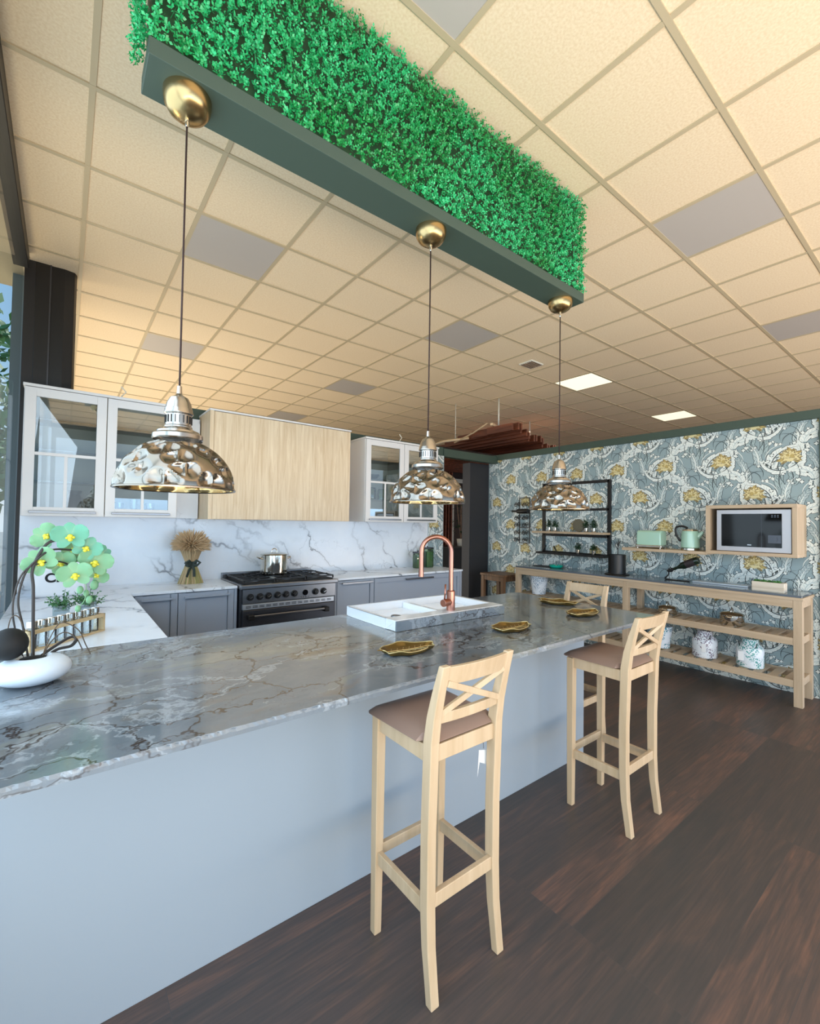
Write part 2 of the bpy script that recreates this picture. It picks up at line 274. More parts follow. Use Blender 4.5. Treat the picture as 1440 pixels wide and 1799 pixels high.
# ------------------------------------------------------------------ geometry helpers
class B:
    def __init__(s): s.v = []; s.f = []; s.mi = []; s.sm = []
    def add(s, vs, fs, mi=0, sm=False):
        o = len(s.v); s.v += [tuple(v) for v in vs]
        for f in fs: s.f.append(tuple(o+i for i in f)); s.mi.append(mi); s.sm.append(sm)
        return s
    def box(s, x0, x1, y0, y1, z0, z1, mi=0):
        v = [(x, y, z) for z in (z0, z1) for y in (y0, y1) for x in (x0, x1)]
        return s.add(v, [(0, 2, 3, 1), (4, 5, 7, 6), (0, 1, 5, 4), (2, 6, 7, 3), (0, 4, 6, 2), (1, 3, 7, 5)], mi)
    def bar(s, a, b, w, h, upv=(0, 0, 1), mi=0, w2=None, h2=None):
        a = Vector(a); b = Vector(b); d = (b-a).normalized(); u = Vector(upv); r = d.cross(u)
        if r.length < 1e-4: r = d.cross(Vector((0, 1, 0)))
        r.normalize(); u = r.cross(d).normalized(); w2 = w2 or w; h2 = h2 or h
        v = [a-r*w/2-u*h/2, a+r*w/2-u*h/2, a+r*w/2+u*h/2, a-r*w/2+u*h/2, b-r*w2/2-u*h2/2, b+r*w2/2-u*h2/2, b+r*w2/2+u*h2/2, b-r*w2/2+u*h2/2]
        return s.add(v, [(0, 1, 2, 3), (7, 6, 5, 4), (0, 4, 5, 1), (1, 5, 6, 2), (2, 6, 7, 3), (3, 7, 4, 0)], mi)
    def sweep(s, pts, secs, mi=0, sm=False):
        # pts: list of cross-section vertex lists of equal length
        n = len(pts[0]); vs = [p for sec in pts for p in sec]; fs = []
        for i in range(len(pts)-1):
            for k in range(n): fs.append((i*n+k, i*n+(k+1) % n, (i+1)*n+(k+1) % n, (i+1)*n+k))
        fs.append(tuple(reversed(range(n)))); fs.append(tuple(range((len(pts)-1)*n, len(pts)*n)))
        return s.add(vs, fs, mi, sm)
    def tube(s, pts, r, n=8, mi=0, caps=True, flat=1.0):
        pts = [Vector(p) for p in pts]; rs = r if isinstance(r, (list, tuple)) else [r]*len(pts)
        t0 = (pts[1]-pts[0]).normalized(); a = Vector((0, 0, 1)) if abs(t0.z) < 0.9 else Vector((1, 0, 0))
        nr = t0.cross(a).normalized(); rings = []
        for i, p in enumerate(pts):
            t = (pts[min(i+1, len(pts)-1)]-pts[max(i-1, 0)]).normalized()
            nr = (nr - t*nr.dot(t)).normalized(); bn = t.cross(nr)
            rings.append([p + (nr*math.cos(2*PI*k/n)*flat + bn*math.sin(2*PI*k/n))*rs[i] for k in range(n)])
        vs = [q for rg in rings for q in rg]; fs = []
        for i in range(len(pts)-1):
            for k in range(n): fs.append((i*n+k, i*n+(k+1) % n, (i+1)*n+(k+1) % n, (i+1)*n+k))
        s.add(vs, fs, mi, True)
        if caps:
            s.add(rings[0], [tuple(reversed(range(n)))], mi); s.add(rings[-1], [tuple(range(n))], mi)
        return s
    def lathe(s, prof, c=(0, 0, 0), n=32, mi=0, sm=True, mod=None):
        vs = []; fs = []
        for j, (r, z) in enumerate(prof):
            for k in range(n):
                a = 2*PI*k/n; rr = r
                if mod: rr = mod(r, z, a)
                vs.append((c[0]+rr*math.cos(a), c[1]+rr*math.sin(a), c[2]+z))
        for j in range(len(prof)-1):
            for k in range(n): fs.append((j*n+k, j*n+(k+1) % n, (j+1)*n+(k+1) % n, (j+1)*n+k))
        return s.add(vs, fs, mi, sm)
    def cyl(s, a, b, r, n=20, mi=0):
        return s.tube([a, b], r, n, mi)
    def ball(s, c, r, n=16, sc=(1, 1, 1), mi=0):
        vs = []; fs = []; m = n//2
        for j in range(m+1):
            t = PI*j/m
            for k in range(n):
                a = 2*PI*k/n; vs.append((c[0]+r*sc[0]*math.sin(t)*math.cos(a), c[1]+r*sc[1]*math.sin(t)*math.sin(a), c[2]-r*sc[2]*math.cos(t)))
        for j in range(m):
            for k in range(n): fs.append((j*n+k, j*n+(k+1) % n, (j+1)*n+(k+1) % n, (j+1)*n+k))
        return s.add(vs, fs, mi, True)
    def build(s, name, mats, parent=None, bevel=0, seg=2, sub=0):
        if not isinstance(mats, (list, tuple)): mats = [mats]
        if parent is not None: org = Vector(parent['_o'])
        else:
            xs = [v[0] for v in s.v]; ys = [v[1] for v in s.v]; zs = [v[2] for v in s.v]
            org = Vector(((min(xs)+max(xs))/2, (min(ys)+max(ys))/2, min(zs)))
        me = bpy.data.meshes.new(name)
        me.from_pydata([(v[0]-org.x, v[1]-org.y, v[2]-org.z) for v in s.v], [], s.f)
        for m_ in mats: me.materials.append(m_)
        me.polygons.foreach_set('material_index', s.mi); me.polygons.foreach_set('use_smooth', s.sm)
        bm = bmesh.new(); bm.from_mesh(me); bmesh.ops.remove_doubles(bm, verts=bm.verts, dist=1e-6)
        if getattr(s, 'fixn', True): bmesh.ops.recalc_face_normals(bm, faces=bm.faces)
        for e_ in bm.edges:
            if len(e_.link_faces) == 2 and e_.calc_face_angle(0) > 0.55: e_.smooth = False
        bm.to_mesh(me); bm.free(); me.update()
        o = bpy.data.objects.new(name, me); COL.objects.link(o)
        if parent is not None: o.parent = parent
        else: o.location = org
        o['_o'] = tuple(org)
        if bevel:
            b = o.modifiers.new('bevel', 'BEVEL'); b.width = bevel; b.segments = seg; b.limit_method = 'ANGLE'; b.angle_limit = 0.6
        if sub:
            b = o.modifiers.new('sub', 'SUBSURF'); b.levels = sub; b.render_levels = sub
        return o
def tag(o, label=None, cat=None, group=None, kind=None):
    if label: o['label'] = label
    if cat: o['category'] = cat
    if group: o['group'] = group
    if kind: o['kind'] = kind
    return o
def thing(name, loc, label, cat, group=None):
    o = bpy.data.objects.new(name, None); COL.objects.link(o); o.location = loc; o.empty_display_size = 0.05; o['_o'] = tuple(loc)
    return tag(o, label, cat, group)
def struct(o): o['kind'] = 'structure'; return o
def kids(o): return [c for c in bpy.data.objects if c.parent == o]
def copy_tree(o, parent=None):
    c = o.copy(); COL.objects.link(c)
    if parent is not None: c.parent = parent
    for ch in kids(o): copy_tree(ch, c)
    return c
def relabel(o, loc, rz, label, group=None):
    o.location = loc; o.rotation_euler = (0, 0, rz); o['label'] = label
    if group: o['group'] = group
    return o
def arc(c, r, a0, a1, n, ax='xz'):
    out = []
    for i in range(n+1):
        a = a0+(a1-a0)*i/n; p, q = r*math.cos(a), r*math.sin(a)
        out.append((c[0]+p, c[1], c[2]+q) if ax == 'xz' else ((c[0], c[1]+p, c[2]+q) if ax == 'yz' else (c[0]+p, c[1]+q, c[2])))
    return out

# ================================================================== SETTING
struct(B().box(-0.27, 14, -4, 13, -0.06, 0).build('floor', M['floor']))
tag(B().box(-60, -0.33, -60, 60, -0.2, -0.08).box(-0.33, 60, -60, -4.05, -0.2, -0.08).build('ground', M['outside']), kind='structure')
CZ = 3.5
ceil_o = struct(B().box(-0.27, 14, -4, 13, CZ, CZ+0.08).build('ceiling', M['ceiling']))
g = B()
GX = [0.05+0.603*k for k in range(0, 24)]; GY = [0.755+0.601*k for k in range(-8, 21)]
for x in GX: g.box(x-0.013, x+0.013, -4, 13, CZ-0.006, CZ+0.002)
for y in GY: g.box(-0.27, 14, y-0.013, y+0.013, CZ-0.007, CZ+0.002)
g.build('grid_bar', M['tbar'], ceil_o)
def cell(px, py):
    ix = max(i for i, x in enumerate(GX) if x <= px); iy = max(i for i, y in enumerate(GY) if y <= py)
    return GX[ix]+0.013, GX[ix+1]-0.013, GY[iy]+0.013, GY[iy+1]-0.013
tl = ['unlit grey ceiling panel above the left glass cabinet, nearest the green hedge', 'large unlit grey ceiling panel right of the green hedge box',
      'unlit grey ceiling panel left of the first pendant cord, above the oak cabinet', 'small unlit grey ceiling panel behind and left of the middle pendant cord',
      'unlit grey ceiling panel between the middle and far pendant cords', 'unlit mauve grey ceiling panel at the right edge of the photo',
      'unlit grey ceiling panel cut off by the top edge beside the hedge', 'farthest dark grey ceiling panel seen just above the oak cabinet']
for (px, py), lab in zip([(0.933, 3.409), (3.345, 1.028), (0.96, 5.824), (3.387, 5.894), (3.393, 3.452), (5.722, 1.112), (1.221, 1.217), (3.477, 8.298)], tl):
    x0, x1, y0, y1 = cell(px, py)
    tag(B().box(x0, x1, y0, y1, CZ-0.004, CZ+0.01).build('ceiling_panel', M['tile_grey']), lab, 'ceiling panel', 'unlit ceiling panels')
for (px, py), lab in zip([(5.9, 3.5), (8.5, 3.55)], ['lit square ceiling light, the nearer and larger, above the right wall', 'lit square ceiling light, the farther and smaller, beyond the right wall']):
    x0, x1, y0, y1 = cell(px, py)
    t = thing('ceiling_light', ((x0+x1)/2, (y0+y1)/2, CZ-0.01), lab, 'light', 'lit ceiling lights')
    B().box(x0, x1, y0, y1, CZ-0.004, CZ+0.01).build('light_frame', M['cream'], t)
    B().box(x0+0.015, x1-0.015, y0+0.015, y1-0.015, CZ-0.008, CZ-0.003).build('diffuser', M['light'], t)
t = thing('ceiling_vent', (4.62, 3.49, CZ-0.02), 'small brown square air vent in the ceiling beside the far pendant cord', 'vent')
B().box(4.5, 4.74, 3.39, 3.59, CZ-0.015, CZ+0.01).build('vent_frame', M['cream'], t, 0.003)
b = B()
for i in range(6): b.box(4.52, 4.72, 3.405+i*0.03, 3.417+i*0.03, CZ-0.02, CZ-0.008)
b.build('vent_slats', M['brown_wood'], t)

# back partition with marble splashback
wbk = struct(B().box(-0.27, 3.80, 4.50, 4.60, 0, 2.38).build('wall_back', M['marble']))
struct(B().box(-0.27, 4.07, 4.515, 4.60, 2.38, 2.50).build('trim_1', M['dkgreen'], None, 0.003))
struct(B().box(4.07, 5.26, 4.50, 4.60, 2.375, 2.485).build('trim_2', M['dkgreen'], None, 0.003))
struct(B().box(4.76, 5.17, 4.68, 4.84, 0, 2.375).build('wall_column', M['dkgrey'], None, 0.004))
struct(B().box(5.14, 5.27, 0.80, 4.60, 2.425, 2.505).build('trim_3', M['dkgreen'], None, 0.003))
struct(B().box(5.14, 5.27, 0.80, 0.86, 0, 2.425).build('trim_4', M['dkgreen'], None, 0.003))

# ---- wallpaper: one mesh per wall, printed leaves in thin layers (pattern stays inside the wall's mesh)
WP = [mat('paper_blue_grey', '#8fa3a8', 0.6), mat('paper_dark_line', '#465255', 0.6), mat('paper_white', '#e2e8e4', 0.6), mat('paper_mid', '#b6c6c8', 0.6),
      mat('paper_teal', '#a2b5b7', 0.6), mat('paper_ochre', '#b8a364', 0.6), mat('paper_straw', '#dccf9c', 0.6), mat('paper_brown', '#8f7d50', 0.6)]
def leaf2(cx, cy, ang, L, W, bend=0.0, n=7, lobes=0):
    up_, dn = [], []
    for i in range(n+1):
        t = i/n; a = ang + bend*t
        hw = W*math.sin(PI*min(1, t**0.8))*(1+(0.25*math.sin(t*PI*lobes*2) if lobes else 0))
        # integrate bent midrib
        x = cx + L*t*math.cos(ang+bend*t/2); y = cy + L*t*math.sin(ang+bend*t/2)
        up_.append((x-hw*math.sin(a), y+hw*math.cos(a))); dn.append((x+hw*math.sin(a), y-hw*math.cos(a)))
    return up_ + dn[-2:0:-1]
def motif():
    r = random.Random(5); P = []   # (layer, mat, poly)
    def frond(x, y, a, L, bend, mid, nl=7, wl=0.03, c=2, edge=1, ly=1, fat=0.30):
        for i in range(nl):
            t = (i+0.6)/nl; aa = a+bend*t; qx = x+L*t*math.cos(a+bend*t/2); qy = y+L*t*math.sin(a+bend*t/2)
            for sg in (-1, 1):
                ll = wl*(1.35-0.7*t)*1.55*r.uniform(0.85, 1.15); an = aa+sg*r.uniform(0.7, 1.0)
                P.append((ly, edge, leaf2(qx, qy, an, ll*1.09, ll*(fat+0.055), -sg*0.8, 5)))
                P.append((ly+1, c, leaf2(qx, qy, an, ll, ll*fat, -sg*0.8, 5)))
                P.append((ly+1.5, 3 if c == 2 else 1, leaf2(qx+ll*0.1*math.cos(an), qy+ll*0.1*math.sin(an), an, ll*0.62, ll*0.035, -sg*0.6, 3)))
        P.append((ly+2, mid, leaf2(x, y, a, L, 0.0045, bend, 8)))
    # blue-grey background plumes
    frond(-0.20, -0.30, PI/2+0.25, 0.30, -0.9, 2, 11, 0.037, 3, 1, 1, 0.2)
    frond(0.06, -0.33, PI/2-0.35, 0.30, 1.0, 1, 11, 0.036, 4, 1, 1, 0.2)
    frond(0.24, -0.10, PI/2+0.3, 0.26, -1.2, 2, 10, 0.034, 3, 1, 1, 0.2)
    frond(-0.26, 0.05, PI/2-0.5, 0.22, 1.4, 1, 9, 0.032, 4, 1, 1, 0.2)
    # big white acanthus scrolls sweeping round the bloom
    frond(0.13, -0.13, PI*0.42, 0.30, 2.1, 1, 14, 0.041, 2, 1, 3, 0.26)
    frond(0.02, -0.12, PI*0.95, 0.24, -2.2, 1, 12, 0.039, 2, 1, 3, 0.26)
    frond(-0.10, 0.10, PI*0.45, 0.20, 2.4, 3, 9, 0.032, 2, 1, 4, 0.26)
    frond(0.02, -0.13, -PI*0.12, 0.20, 1.6, 1, 9, 0.034, 2, 1, 3, 0.26)
    frond(-0.04, -0.14, -PI*0.75, 0.17, -1.5, 3, 8, 0.028, 2, 1, 3, 0.26)
    for sg in (-1, 1):
        P.append((6, 1, leaf2(sg*0.02, -0.28, PI/2-sg*0.9, 0.26, 0.0032, sg*2.0, 9)))
        P.append((6, 1, leaf2(sg*0.05, 0.12, PI/2-sg*0.2, 0.17, 0.003, sg*2.6, 9)))
        P.append((6, 2, leaf2(sg*0.18, -0.02, PI/2, 0.2, 0.003, sg*1.7, 9)))
        P.append((6, 1, leaf2(sg*0.2, -0.2, PI/2+sg*0.4, 0.2, 0.0026, -sg*2.2, 9)))
    for k in range(34):
        fx = r.uniform(-0.26, 0.26); fy = r.uniform(-0.33, 0.33)
        if math.hypot(fx, fy) < 0.115: continue
        a0 = r.uniform(0, 6); sz = r.uniform(0.75, 1.1)
        P.append((6, 1, [(fx+0.0165*sz*math.cos(a0+i*PI/4)*(1+0.16*(i % 2)), fy+0.0165*sz*math.sin(a0+i*PI/4)) for i in range(8)]))
        for j in range(4): P.append((7, 2, leaf2(fx, fy, a0+j*PI/2, 0.0165*sz, 0.0062*sz, 0.2, 4)))
    # bloom: ragged straw and ochre petals fanning upward
    for ring, (rr, cnt, w_) in enumerate(((0.092, 15, 0.17), (0.074, 12, 0.2), (0.056, 9, 0.24), (0.036, 6, 0.3))):
        for j in range(cnt):
            a = -0.75+(PI+1.5)*(j+0.5)/cnt; q = rr*r.uniform(0.84, 1.1)
            P.append((7+ring, 7, leaf2(0, -0.02+0.004*ring, a, q*1.05, q*(w_+0.045), r.uniform(-0.5, 0.5), 5)))
            P.append((7+ring, (5, 6, 6, 5)[ring] if (j+ring) % 3 else 6, leaf2(0, -0.02+0.004*ring, a, q*0.97, q*w_, r.uniform(-0.4, 0.4), 5)))
    for j in range(5): P.append((10, 6, leaf2(0, -0.03, -PI/2+(j-2)*0.5, 0.035, 0.012, 0, 5)))
    return P
MOT = motif()
def clip(poly, u0, u1, v0, v1):
    for ax, lim, sg in ((0, u0, 1), (0, u1, -1), (1, v0, 1), (1, v1, -1)):
        out = []
        for i in range(len(poly)):
            a, b_ = poly[i-1], poly[i]; ia = (a[ax]-lim)*sg >= 0; ib = (b_[ax]-lim)*sg >= 0
            if ia != ib:
                t = (lim-a[ax])/(b_[ax]-a[ax]); out.append((a[0]+(b_[0]-a[0])*t, a[1]+(b_[1]-a[1])*t))
            if ib: out.append(b_)
        poly = out
        if len(poly) < 3: return None
    return poly
def wallpaper(name, u0, u1, v0, v1, to3, base, boxdim):
    b = B(); b.fixn = False; b.box(*boxdim)
    P = MOT
    for ri in range(-1, 9):
        v = 2.125-0.33*ri
        for ci in range(-2, 12):
            u = base+0.53*ci+(0.265 if ri % 2 else 0)
            if u < u0-0.35 or u > u1+0.35 or v < v0-0.4 or v > v1+0.4: continue
            mir = -1 if ri % 2 else 1
            for k, (ly, mi, poly) in enumerate(P):
                q = clip([(u+x*mir, v+y*0.96) for x, y in poly], u0, u1, v0, v1)
                if q:
                    dpt = 0.0004*ly + (0.0002 if mi not in (1, 7) else 0) + 0.000012*(k % 12)
                    b.add([to3(x, y, dpt) for x, y in q], [tuple(range(len(q)))], mi)
    return struct(b.build(name, WP))
wallpaper('wall_right', 0.86, 4.66, 0.0, 2.425, lambda u, v, d: (5.17-d, u, v), 1.062, (5.17, 5.25, 0.86, 4.68, 0, 2.425))
wallpaper('wall_back_paper', 3.805, 4.06, 0.0, 2.38, lambda u, v, d: (u, 4.498-d, v), 3.9, (3.80, 4.07, 4.498, 4.60, 0, 2.38))

# far hall walls, dim room beyond the opening
struct(B().box(-0.27, 14, 13, 13.1, 0, CZ).build('wall_far', M['far_wall']))
struct(B().box(14, 14.1, -4, 13, 0, CZ).build('wall_side', M['far_wall']))
struct(B().box(4.2, 8.2, 6.45, 6.5, 0, 2.75).build('wall_dark', M['dark_wall']))
t = thing('slat_screen', (5.6, 6.25, 0), 'tall screen of vertical red-brown wood slats seen through the dark opening', 'screen')
for i in range(12): B().box(5.02+i*0.072, 5.05+i*0.072, 6.2, 6.26, 0, 2.44).build('slat', M['slat_red'], t, 0.002)
B().box(5.0, 5.86, 6.27, 6.3, 0, 2.42).build('backing', M['dark_wall'], t)
t = thing('door_frame', (6.0, 6.3, 0), 'pale framed narrow doorway half hidden by the dark column', 'door frame')
b = B(); b.box(5.88, 5.93, 6.25, 6.3, 0, 2.3).box(6.25, 6.3, 6.25, 6.3, 0, 2.3).box(5.88, 6.3, 6.25, 6.3, 2.25, 2.33).build('frame', M['cab_in'], t, 0.003)
B().box(5.93, 6.25, 6.28, 6.3, 0, 2.26).build('panel', M['dark_wall'], t)
t = thing('sideboard', (5.9, 5.9, 0), 'black sideboard in the dark room behind the opening', 'cabinet')
B().box(5.3, 6.6, 5.7, 6.15, 0.06, 1.02).build('body', M['blackmat'], t, 0.004)
B().box(5.28, 6.62, 5.68, 6.17, 1.02, 1.05).build('worktop', M['black'], t, 0.003)
B().box(5.34, 6.56, 5.74, 6.1, 0, 0.06).build('plinth', M['black'], t)
random.seed(3)
t = thing('dark_plant', (5.78, 5.9, 1.05), 'dark leafy plant on the black sideboard beside the column', 'plant')
B().lathe([(0, 0), (0.06, 0), (0.08, 0.13), (0.072, 0.13), (0.06, 0.11), (0, 0.11)], (5.78, 5.9, 1.05), 20).build('pot', M['cab_in'], t)
b = B()
for i in range(130):
    a = random.uniform(0, 6.28); h = random.uniform(0.2, 0.85); rr = random.uniform(0.02, 0.17)*math.sin(h/0.95*PI)+0.02
    c = Vector((5.78+rr*math.cos(a), 5.9+rr*math.sin(a), 1.05+h)); d = Vector((math.cos(a), math.sin(a), random.uniform(-0.5, 0.8))).normalized()*0.07; s_ = d.cross(Vector((0, 0, 1))).normalized()*0.022
    b.add([c, c+d*0.5+s_, c+d, c+d*0.5-s_], [(0, 1, 2, 3)])
b.build('foliage', M['leaf_dark'], t)
b = B()
for i in range(7): b.tube([(5.78, 5.9, 1.15), (5.78+0.05*math.cos(i), 5.9+0.05*math.sin(i), 1.5), (5.78+0.09*math.cos(i), 5.9+0.09*math.sin(i), 1.85)], 0.006, 5)
b.build('stems', M['brown_wood'], t)
# suspended slat ceiling feature
t = thing('slatted_ceiling_raft', (6.4, 5.4, 2.9), 'reddish brown hanging raft of long timber slats beyond the partitions', 'ceiling feature')
for i in range(24):
    x = 5.2+i*0.11; yn = 4.2+0.32*(i*0.11) + (0.06 if i % 3 == 0 else 0); yf = min(7.0, 4.75+0.45*i)
    z = 2.97+0.035*math.sin(i*0.8)-0.004*i
    B().box(x, x+0.035, yn, max(yf, yn+0.5), z-0.11, z).build('slat', M['slat_red'], t, 0.003)
B().bar((5.15, 4.62, 3.0), (7.8, 5.7, 3.0), 0.04, 0.04).build('bearer', M['pale_rod'], t)
for i, (x, y) in enumerate(((5.5, 4.78), (7.2, 5.46))): B().cyl((x, y, 3.0), (x, y, CZ), 0.012, 8).build('hanger', M['cream'], t)
# a lower set inside the dark room
t = thing('timber_baffle_panel', (5.2, 5.4, 2.46), 'lower timber slat ceiling inside the dark opening', 'ceiling feature')
for i in range(12): B().box(4.3, 7.2, 4.95+i*0.12, 5.0+i*0.12, 2.46, 2.54).build('slat', M['slat_red'], t)
B().box(4.3, 7.2, 4.9, 6.4, 2.56, 2.6).build('backing', M['dark_wall'], t)
t = thing('ceiling_rod', (5.0, 5.4, 2.9), 'pale bent wooden rod hanging left of the brown slat raft', 'rod')
B().tube([(4.72, 5.6, 2.72), (5.0, 5.55, 2.84), (5.3, 5.45, 2.9), (5.4, 5.35, 2.92)], 0.022, 8).build('rod', M['pale_rod'], t)
B().tube([(5.3, 5.6, 2.86), (5.25, 5.1, 2.95), (5.2, 4.75, 3.04)], 0.012, 8).build('branch', M['pale_rod'], t)
B().cyl((5.2, 5.47, 2.9), (5.2, 5.47, CZ), 0.006, 6).build('hanger', M['cream'], t)

# ---- left glazing
W1 = thing('window_1', (-0.3, 2.2, 0), None, None); struct(W1)
b = B(); b.box(-0.36, -0.27, -3.9, 4.50, 3.38, CZ)
b.build('window_head', M['frame_black'], W1, 0.004)
b = B()
for y in (1.2, -2.0): b.box(-0.35, -0.275, y, y+0.06, 0, 3.38)
b.build('mullion', M['frame_grey'], W1, 0.003)
B().box(-0.302, -0.205, 4.605, 4.66, 0, CZ).build('jamb', M['frame_black'], W1, 0.004)
b = B(); b.add([(-0.305, -3.9, 0.04), (-0.305, 4.60, 0.04), (-0.305, 4.60, 3.38), (-0.305, -3.9, 3.38)], [(0, 1, 2, 3)]); b.build('pane', M['pane'], W1)
struct(B().box(-0.40, -0.31, 5.0, 5.25, -0.08, CZ+0.02).build('wall_pier', M['frame_grey']))
struct(B().box(-1.7, -0.27, -4.2, 5.3, CZ+0.02, CZ+0.2).build('roof_overhang', M['render']))
t = thing('shutter_column', (-0.12, 4.44, 2.5), 'tall black shutter housing rising to the ceiling behind the left glass cabinet', 'shutter housing')
b = B(); b.box(-0.235, -0.14, 4.602, 4.72, 0, CZ).build('guide_rail', M['black'], t, 0.006)
prof = [(-0.14, 4.61), (-0.05, 4.602), (0.015, 4.62), (0.03, 4.66), (0.02, 4.74), (-0.14, 4.74)]
B().sweep([[(x, y, z) for x, y in prof] for z in (0, CZ)], None).build('cover', M['black'], t, 0.004)
B().box(-0.145, -0.135, 4.600, 4.612, 0, CZ).build('edge_strip', M['steel_dark'], t)
# outdoor trees
random.seed(11)
def tree(x, y, h, r, label):
    t = thing('garden_tree', (x, y, -0.08), label, 'tree')
    B().tube([(x, y, -0.08), (x+0.1, y, h*0.4), (x, y+0.1, h*0.75)], [0.16, 0.12, 0.05], 8).build('trunk', M['brown_wood'], t)
    b = B()
    for i in range(3800):
        a = random.uniform(0, 2*PI); cz = random.uniform(-1, 1); q = random.uniform(0.65, 1)**0.5
        s_ = math.sqrt(1-cz*cz)
        wob = 1+0.18*math.sin(3*a+cz*4)
        c = Vector((x+r*q*wob*s_*math.cos(a), y+r*q*wob*s_*math.sin(a), h*0.62+h*0.42*q*cz*wob))
        d = Vector((random.gauss(0, 1), random.gauss(0, 1), random.gauss(0, 1))).normalized(); e_ = d.orthogonal().normalized()
        L = random.uniform(0.08, 0.16); b.add([c-d*L, c+e_*L*0.5, c+d*L, c-e_*L*0.5], [(0, 1, 2, 3)])
    tag(b.build('foliage', M['leaf_herb'], t), kind='stuff')
tree(-2.2, 12.5, 5.8, 1.7, 'dark green garden tree outside the window at the left edge')

# front glazing frame behind the viewer
W2 = thing('window_2', (6, -4, 0), None, None); struct(W2)
b = B()
for x in (-0.27, 2.6, 5.5, 8.4, 11.2, 13.9): b.box(x, x+0.08, -4.0, -3.92, 0, CZ)
b.box(-0.27, 14, -4, -3.92, 3.2, CZ).box(-0.27, 14, -4, -3.92, 0, 0.1).build('window_frame', M['frame_black'], W2)

# ================================================================== ISLAND
t = thing('kitchen_island', (1.2, 1.9, 0), 'long island cabinet with smooth pale grey front panel under the stone top', 'kitchen island')
B().box(-0.24, 2.655, 1.575, 1.60, 0.0, 0.875).build('front_panel', M['panel'], t, 0.002)
B().box(-0.24, 2.62, 1.60, 2.33, 0.08, 0.875).build('body', M['cab_grey'], t)
B().box(-0.2, 2.6, 1.66, 2.27, 0, 0.08).build('plinth', M['dkgrey'], t)
B().box(2.63, 2.655, 1.60, 2.34, 0, 0.875).build('end_panel', M['panel'], t, 0.002)
def slab_pts(r, x0, x1, y0, y1):
    pts = [(x0, y0)]
    for i in range(9): a = -PI/2+PI/2*i/8; pts.append((x1-r+r*math.cos(a), y0+r+r*math.sin(a)))
    for i in range(9): a = PI/2*i/8; pts.append((x1-r+r*math.cos(a), y1-r+r*math.sin(a)))
    pts.append((x0, y1)); return pts
t = thing('island_worktop', (1.3, 1.8, 0.875), 'long blue-grey veined stone worktop with rust cracks on the island', 'worktop')
sp = slab_pts(0.05, -0.24, 2.99, 1.25, 2.39)
B().sweep([[(x, y, 0.875) for x, y in sp], [(x, y, 0.897) for x, y in sp]], None).build('slab', M['granite'], t, 0.004)
# chipped pale front edge (the stone's broken bevel)
random.seed(2); b = B(); n = 320; top, mid, bot = [], [], []
for i in range(n+1):
    x = -0.24+(2.94+0.24)*i/n
    top.append((x, 1.2505+random.uniform(-0.0005, 0.004), 0.8978)); mid.append((x, 1.2465-random.uniform(0, 0.0015), 0.889+random.uniform(-0.002, 0.002))); bot.append((x, 1.2488, 0.8752))
b.add(top+mid+bot, [(i, i+1, n+2+i, n+1+i) for i in range(n)]+[(n+1+i, n+2+i, 2*n+3+i, 2*n+2+i) for i in range(n)])
b.build('chipped_edge', M['granite_edge'], t)

# sink: white double basin raised above the worktop, stone clad front
t = thing('kitchen_sink', (1.75, 2.1, 0.897), 'white double-basin sink with stone-clad front standing on the island', 'sink')
X0, X1, Y0, Y1, Z0, Z1 = 1.36, 2.20, 1.848, 2.36, 0.898, 0.953
b = B()
b.box(X0, X1, Y0+0.012, Y0+0.10, Z0, Z1).box(X0, X1, Y1-0.025, Y1, Z0, Z1).box(X0, X0+0.028, Y0+0.1, Y1-0.025, Z0, Z1).box(X1-0.028, X1, Y0+0.1, Y1-0.025, Z0, Z1)
xm = (X0+X1)/2-0.0
b.box(xm-0.016, xm+0.016, Y0+0.1, Y1-0.025, Z0, Z1-0.012).box(X0+0.028, X1-0.028, Y0+0.1, Y1-0.025, Z0, Z0+0.008)
b.build('basin', M['white'], t, 0.005, 3)
b = B().box(X0, X1, Y0, Y0+0.012, Z0, Z1-0.002); b.build('stone_front', M['stone_front'], t, 0.002)
for xx in (X0+0.2, X1-0.2): B().lathe([(0, 0.004), (0.02, 0.004), (0.028, 0.006), (0.03, 0.001)], (xx, 2.13, Z0+0.008), 20).build('drain', M['steel'], t)
t = thing('kitchen_faucet', (1.80, 1.915, Z1), 'tall copper swan-neck tap standing on the front rim of the sink', 'faucet')
fx, fy = 1.80, 1.915
B().lathe([(0, 0), (0.025, 0), (0.025, 0.11), (0.021, 0.115), (0, 0.115)], (fx, fy, Z1), 28).build('body', M['copper'], t)
R_ = 0.088; top = Z1+0.34
pts = [(fx, fy, Z1+0.11)] + [(fx, fy, Z1+0.11+0.23*i/4) for i in range(1, 5)]
dx, dy = -0.80, 0.60
for i in range(1, 17):
    a = PI*i/16; q = R_-R_*math.cos(a); pts.append((fx+dx*q, fy+dy*q, top+R_*math.sin(a)))
for i in range(1, 5): pts.append((fx+dx*2*R_, fy+dy*2*R_, top-0.028*i))
B().tube(pts, 0.0135, 16).build('spout', M['copper'], t)
B().cyl(tuple(pts[-1]), (pts[-1][0], pts[-1][1], pts[-1][2]-0.035), 0.0155, 16).build('nozzle', M['copper'], t)
B().cyl((fx, fy, Z1+0.05), (fx-0.072, fy-0.012, Z1+0.048), 0.021, 20).build('mixer_barrel', M['copper'], t, 0.002)
B().cyl((fx-0.058, fy-0.01, Z1+0.06), (fx-0.052, fy-0.01, Z1+0.155), 0.0052, 10).build('lever', M['copper'], t)

